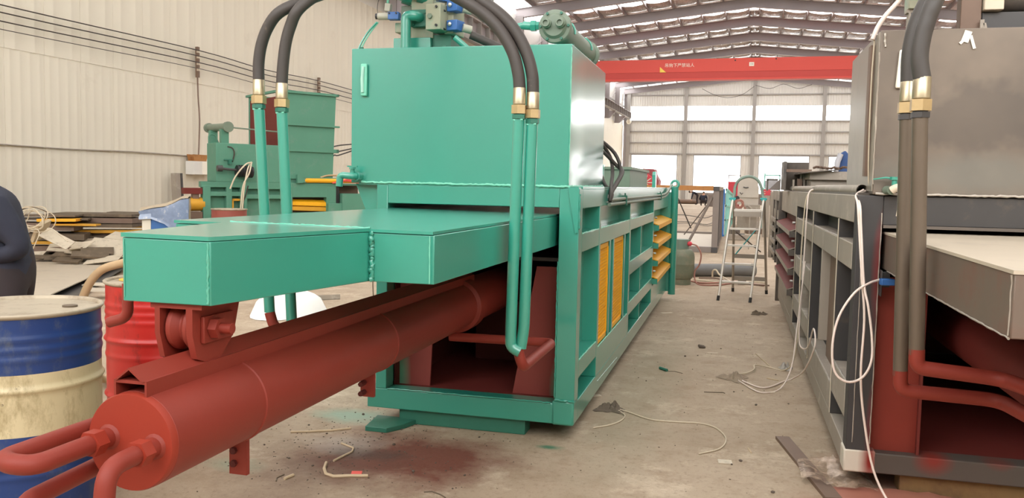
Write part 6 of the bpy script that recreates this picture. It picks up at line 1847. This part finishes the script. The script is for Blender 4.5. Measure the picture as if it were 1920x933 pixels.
t = at('storage_rack', 'pale mint slatted rack behind the blue post far down the hall', 'rack', (-0.2, 30, 0))
for k in range(9):
    y = 25.9 + 1.15 * k
    box('upright', (-0.29 + 0.021 * k, -0.25 + 0.021 * k, y, y + 0.08, 0.0, 1.43 - 0.03 * k), 'mint', t)
for z0 in (1.40, 0.92, 0.5):
    b = MB().add([(-0.30, 25.9, z0), (-0.26, 25.9, z0), (-0.06, 35.2, z0 - 0.26), (-0.10, 35.2, z0 - 0.26), (-0.30, 25.9, z0 - 0.05), (-0.26, 25.9, z0 - 0.05), (-0.06, 35.2, z0 - 0.31), (-0.10, 35.2, z0 - 0.31)],
        [(0, 1, 2, 3), (7, 6, 5, 4), (0, 4, 5, 1), (1, 5, 6, 2), (2, 6, 7, 3), (3, 7, 4, 0)])
    obj('rail', b, 'mint', t)
t = at('machine_post', 'bright blue upright post right of the grey steel frame', 'post', (-0.345, 25.4, 0))
box('post_body', (-0.385, -0.305, 25.6, 25.75, 0.05, 1.40), 'blue_far', t, 0.004)
box('base_plate', (-0.40, -0.29, 25.55, 25.8, 0.0, 0.05), 'blue_far', t)
t = at('machine_cover', 'large grey beige machine cover seen through the ladder hoop', 'machine', (0.45, 31, 0))
b = MB().prism([(0.06, 1.1), (0.78, 1.1), (0.78, 1.45), (0.7, 1.72), (0.55, 1.86), (0.2, 1.86), (0.1, 1.7), (0.06, 1.5)], 'y', 31.0, 33.0)
obj('cover_top', b, 'cover', t, 0.01)
box('cover_side', (0.06, 0.78, 31.05, 33, 0.85, 1.1), 'cover', t)
box('cover_step', (0.3, 0.85, 31.0, 32, 0.55, 0.85), 'steel_pale', t)
box('cover_base', (0.1, 0.84, 31.3, 33, 0.0, 0.55), 'steel_pale', t)
tube('cover_handle', smooth_path([(0.25, 30.98, 1.47), (0.33, 30.95, 1.45), (0.42, 30.98, 1.46)]), 0.02, 'steel_dark', t, 6)
obj('cover_hook', MB().tube([(0.14, 30.98, 1.28), (0.2, 30.95, 1.22), (0.24, 30.98, 1.26)], 0.015, 6), 'steel_dark', t)
t = at('work_table', 'low thin-legged work table carrying coiled hoses behind the ladder', 'table', (0.25, 20.7, 0))
box('table_top', (-0.02, 0.52, 20.5, 20.95, 0.80, 0.83), 'steel_pale', t)
for x in (0.0, 0.33, 0.5):
    box('leg', (x, x + 0.018, 20.52, 20.54, 0.0, 0.80), 'steel_pale', t)
t = box('supply_box', (-0.02, 0.16, 20.6, 20.8, 0.83, 0.96), 'back_panel', None, 0.006)
tag(t, 'small pale box under the hose coil on the work table', 'box')
pts = []
for k in range(56):
    a = k * 0.7
    q = 0.085 + 0.02 * math.sin(k * 0.9)
    pts.append((0.085 + q * math.cos(a), 20.58 - 0.002 * k, 1.06 + q * math.sin(a) * 1.0))
pts += [(0.2, 20.5, 1.0), (0.27, 20.5, 0.9), (0.31, 20.5, 0.84)]
tag(tube('hose_coil', smooth_path(pts, 3), 0.012, 'pink_hose', None, 6), 'coil of pinkish hose on the pale box behind the ladder', 'hose')
tag(obj('black_reel', MB().lathe([(0.03, 20.6), (0.055, 20.6), (0.055, 20.68), (0.03, 20.68)], (0.035, 0, 1.19), 'y', 16), 'black', None), 'black round reel above the pinkish hose coil', 'reel')
tag(obj('bent_duct', MB().tube(smooth_path([(0.22, 20.8, 0.98), (0.27, 20.8, 1.02), (0.33, 20.8, 0.98), (0.40, 20.8, 0.90), (0.50, 20.8, 0.87)]), 0.03, 10), 'steel_pale', None), 'grey bent duct lying right of the pinkish hose coil', 'duct')
t = at('display_cabinet', 'red cabinet with a pale display window far behind the blue post', 'cabinet', (-0.1, 46.6, 0))
box('cabinet_body', (-0.42, 0.2, 46.5, 47.1, 0.6, 1.77), 'pink_red', t, 0.01)
b = MB().box(-0.42, -0.38, 46.5, 46.55, 1.77, 2.12).box(-0.42, 0.22, 46.5, 46.55, 2.07, 2.12).box(0.18, 0.22, 46.5, 46.55, 1.77, 2.12)
obj('display_frame', b, 'grey_beam', t)
box('cabinet_base', (-0.42, 0.2, 46.5, 47.1, 0.0, 0.6), 'dull_red', t)
t = at('pallet_rack', 'mint framed open rack rising behind the bare baler far down the hall', 'rack', (1.2, 31.4, 0))
obj('rack_frame', MB().obox((0.945, 31.4, 1.0), (0.05, 0.05, 1.95), (0, 0.03, 0)).box(0.95, 1.5, 31.38, 31.42, 1.88, 1.93).box(1.46, 1.5, 31.38, 31.42, 0, 1.93), 'mint', t)
obj('rack_shelf', MB().box(0.97, 1.46, 31.3, 31.9, 1.38, 1.42), 'grey_beam', t)
tag(box('shelf_bin', (1.0, 1.44, 31.35, 31.85, 1.421, 1.72), 'grey_cloth', None, 0.02), 'pale grey bundle on the shelf of the mint rack', 'bundle')
tag(box('shelf_crate', (0.99, 1.44, 31.35, 31.85, 1.24, 1.375), 'dull_red', None, 0.01), 'dull dark red crate hung under the mint rack shelf', 'crate')
t = at('red_crate', 'pinkish red crate on a stand behind the bare baler door', 'crate', (0.88, 26.1, 0))
box('crate_body', (0.79, 0.98, 26.0, 26.3, 1.23, 1.40), 'pink_red', t, 0.006)
for z in (1.27, 1.33):
    box('crate_slot', (0.80, 0.84, 25.985, 26.0, z, z + 0.025), 'paper', t)
box('crate_stand', (0.80, 0.97, 26.0, 26.3, 0.0, 1.23), 'steel_pale', t)
# red farm machine beyond the green baler
t = at('red_machine', 'dull red farm machine with wheels standing far behind the green baler', 'machine', (-4.1, 40.4, 0))
obj('machine_body', MB().prism([(-4.75, 1.2), (-3.55, 1.2), (-3.52, 1.7), (-3.70, 2.0), (-3.74, 2.24), (-4.28, 2.26), (-4.32, 2.17), (-4.78, 2.16), (-4.8, 1.95)], 'y', 40.2, 41.6), 'dull_red', t, 0.02)
for x in (-4.15, -4.55):
    obj('wheel', MB().lathe([(0.1, 40.05), (0.38, 40.05), (0.42, 40.1), (0.42, 40.2), (0.1, 40.2)], (x, 0, 1.6), 'y', 20), 'pink_red', t)
    for k in range(5):
        a = PI * k / 5
        obj('spoke', MB().tube([(x - 0.36 * math.cos(a), 40.04, 1.6 - 0.36 * math.sin(a)), (x + 0.36 * math.cos(a), 40.04, 1.6 + 0.36 * math.sin(a))], 0.025, 5), 'white_panel', t)
box('machine_chassis', (-4.7, -3.6, 40.3, 41.5, 0.0, 1.2), 'dull_red', t)
tag(obj('fallen_pipe', MB().tube([(-4.9, 74.0, 0.2), (-3.2, 74.3, 0.2)], 0.2, 14), 'steel_brown', None), 'long brown pipe lying far down the hall behind the workers', 'pipe')
for k, (x, y, sx, sy, sz, mt, lb) in enumerate(((0.36, 33.9, 0.5, 0.5, 0.35, 'steel_dark', 'dark motor lying on the floor beyond the work table'), (0.6, 28, 0.5, 0.6, 0.16, 'steel_brown', 'flat brown steel part on the floor behind the ladder'),
        (-0.02, 26.4, 0.25, 1.2, 0.2, 'steel', 'dark steel bracket beside the grey frame on the floor'), (0.2, 24.5, 0.16, 0.16, 0.16, 'black', 'small black box on the floor framed by the ladder braces'), (-1.75, 66.0, 0.6, 0.6, 0.9, 'grey_beam', 'grey cabinet beside the crouching worker far back'),
        (0.1, 24.0, 0.55, 0.16, 0.16, 'steel_pale', 'pale pipe stub lying behind the ladder steps'), (0.82, 17.8, 0.09, 0.3, 0.9, 'steel_sheet', 'narrow pale board standing beyond the bare baler door'), (-5.8, 60, 0.6, 0.6, 0.5, 'grey_cloth', 'pale bundle on the floor far back by the long brown pipe'))):
    kind_ = ['motor', 'steel_part', 'steel_bracket', 'black_box', 'grey_cabinet', 'pipe_stub', 'pale_board', 'pale_bundle'][k]
    o = obj(kind_, MB().obox((x, y, sz / 2), (sx, sy, sz), (0, 0, 0.1)), mt, None, 0.015)
    tag(o, lb, lb.split()[2] if k == 0 else ['motor', 'part', 'bracket', 'box', 'cabinet', 'pipe', 'board', 'bundle'][k])
# white sack and steel angle seen under the green ram
b = MB()
vs, fs = [], []
rn = random.Random(5)
for i in range(7):
    for j in range(18):
        a = 2 * PI * j / 18
        q = i / 6
        w = 1 + 0.05 * math.sin(3 * a)
        vs.append((-4.55 + 0.36 * q * w * math.cos(a), 8.0 + 0.5 * q * w * math.sin(a), 0.005 + 0.24 * math.sqrt(max(0, 1 - q * q)) * (1 + 0.1 * math.sin(2 * a + 1))))
for i in range(6):
    for j in range(18):
        fs.append((i * 18 + j, i * 18 + (j + 1) % 18, (i + 1) * 18 + (j + 1) % 18, (i + 1) * 18 + j))
tag(obj('sack', b.add(vs, fs), 'white_bag', None, sharp=60), 'bright white plastic sack on the floor behind the left riser pipes', 'sack')
o = obj('steel_angle', MB().box(-0.4, 0.4, -0.03, 0.03, 0, 0.008).box(-0.4, 0.4, -0.03, -0.022, 0, 0.06), 'steel_pale', None)
o.location = (-4.85, 8.95, 0.03)
o.rotation_euler.z = 0.72
tag(o, 'pale steel angle lying on the floor behind the white sack', 'angle')
for k, dx in enumerate((0, 0.03)):
    tag(tube('hanging_wire', smooth_path([(-2.06 + dx, 4.62, 1.0), (-2.065 + dx, 4.62, 0.8), (-2.05 + dx * 1.4, 4.62, 0.6), (-2.06 + dx, 4.63, 0.42), (-2.055 + dx, 4.62, 0.3)]), 0.003, 'heap', None, 5),
        ['thin dark wire hanging left of the green frame post', 'second thin wire hanging close beside the green frame post'][k], 'wire')
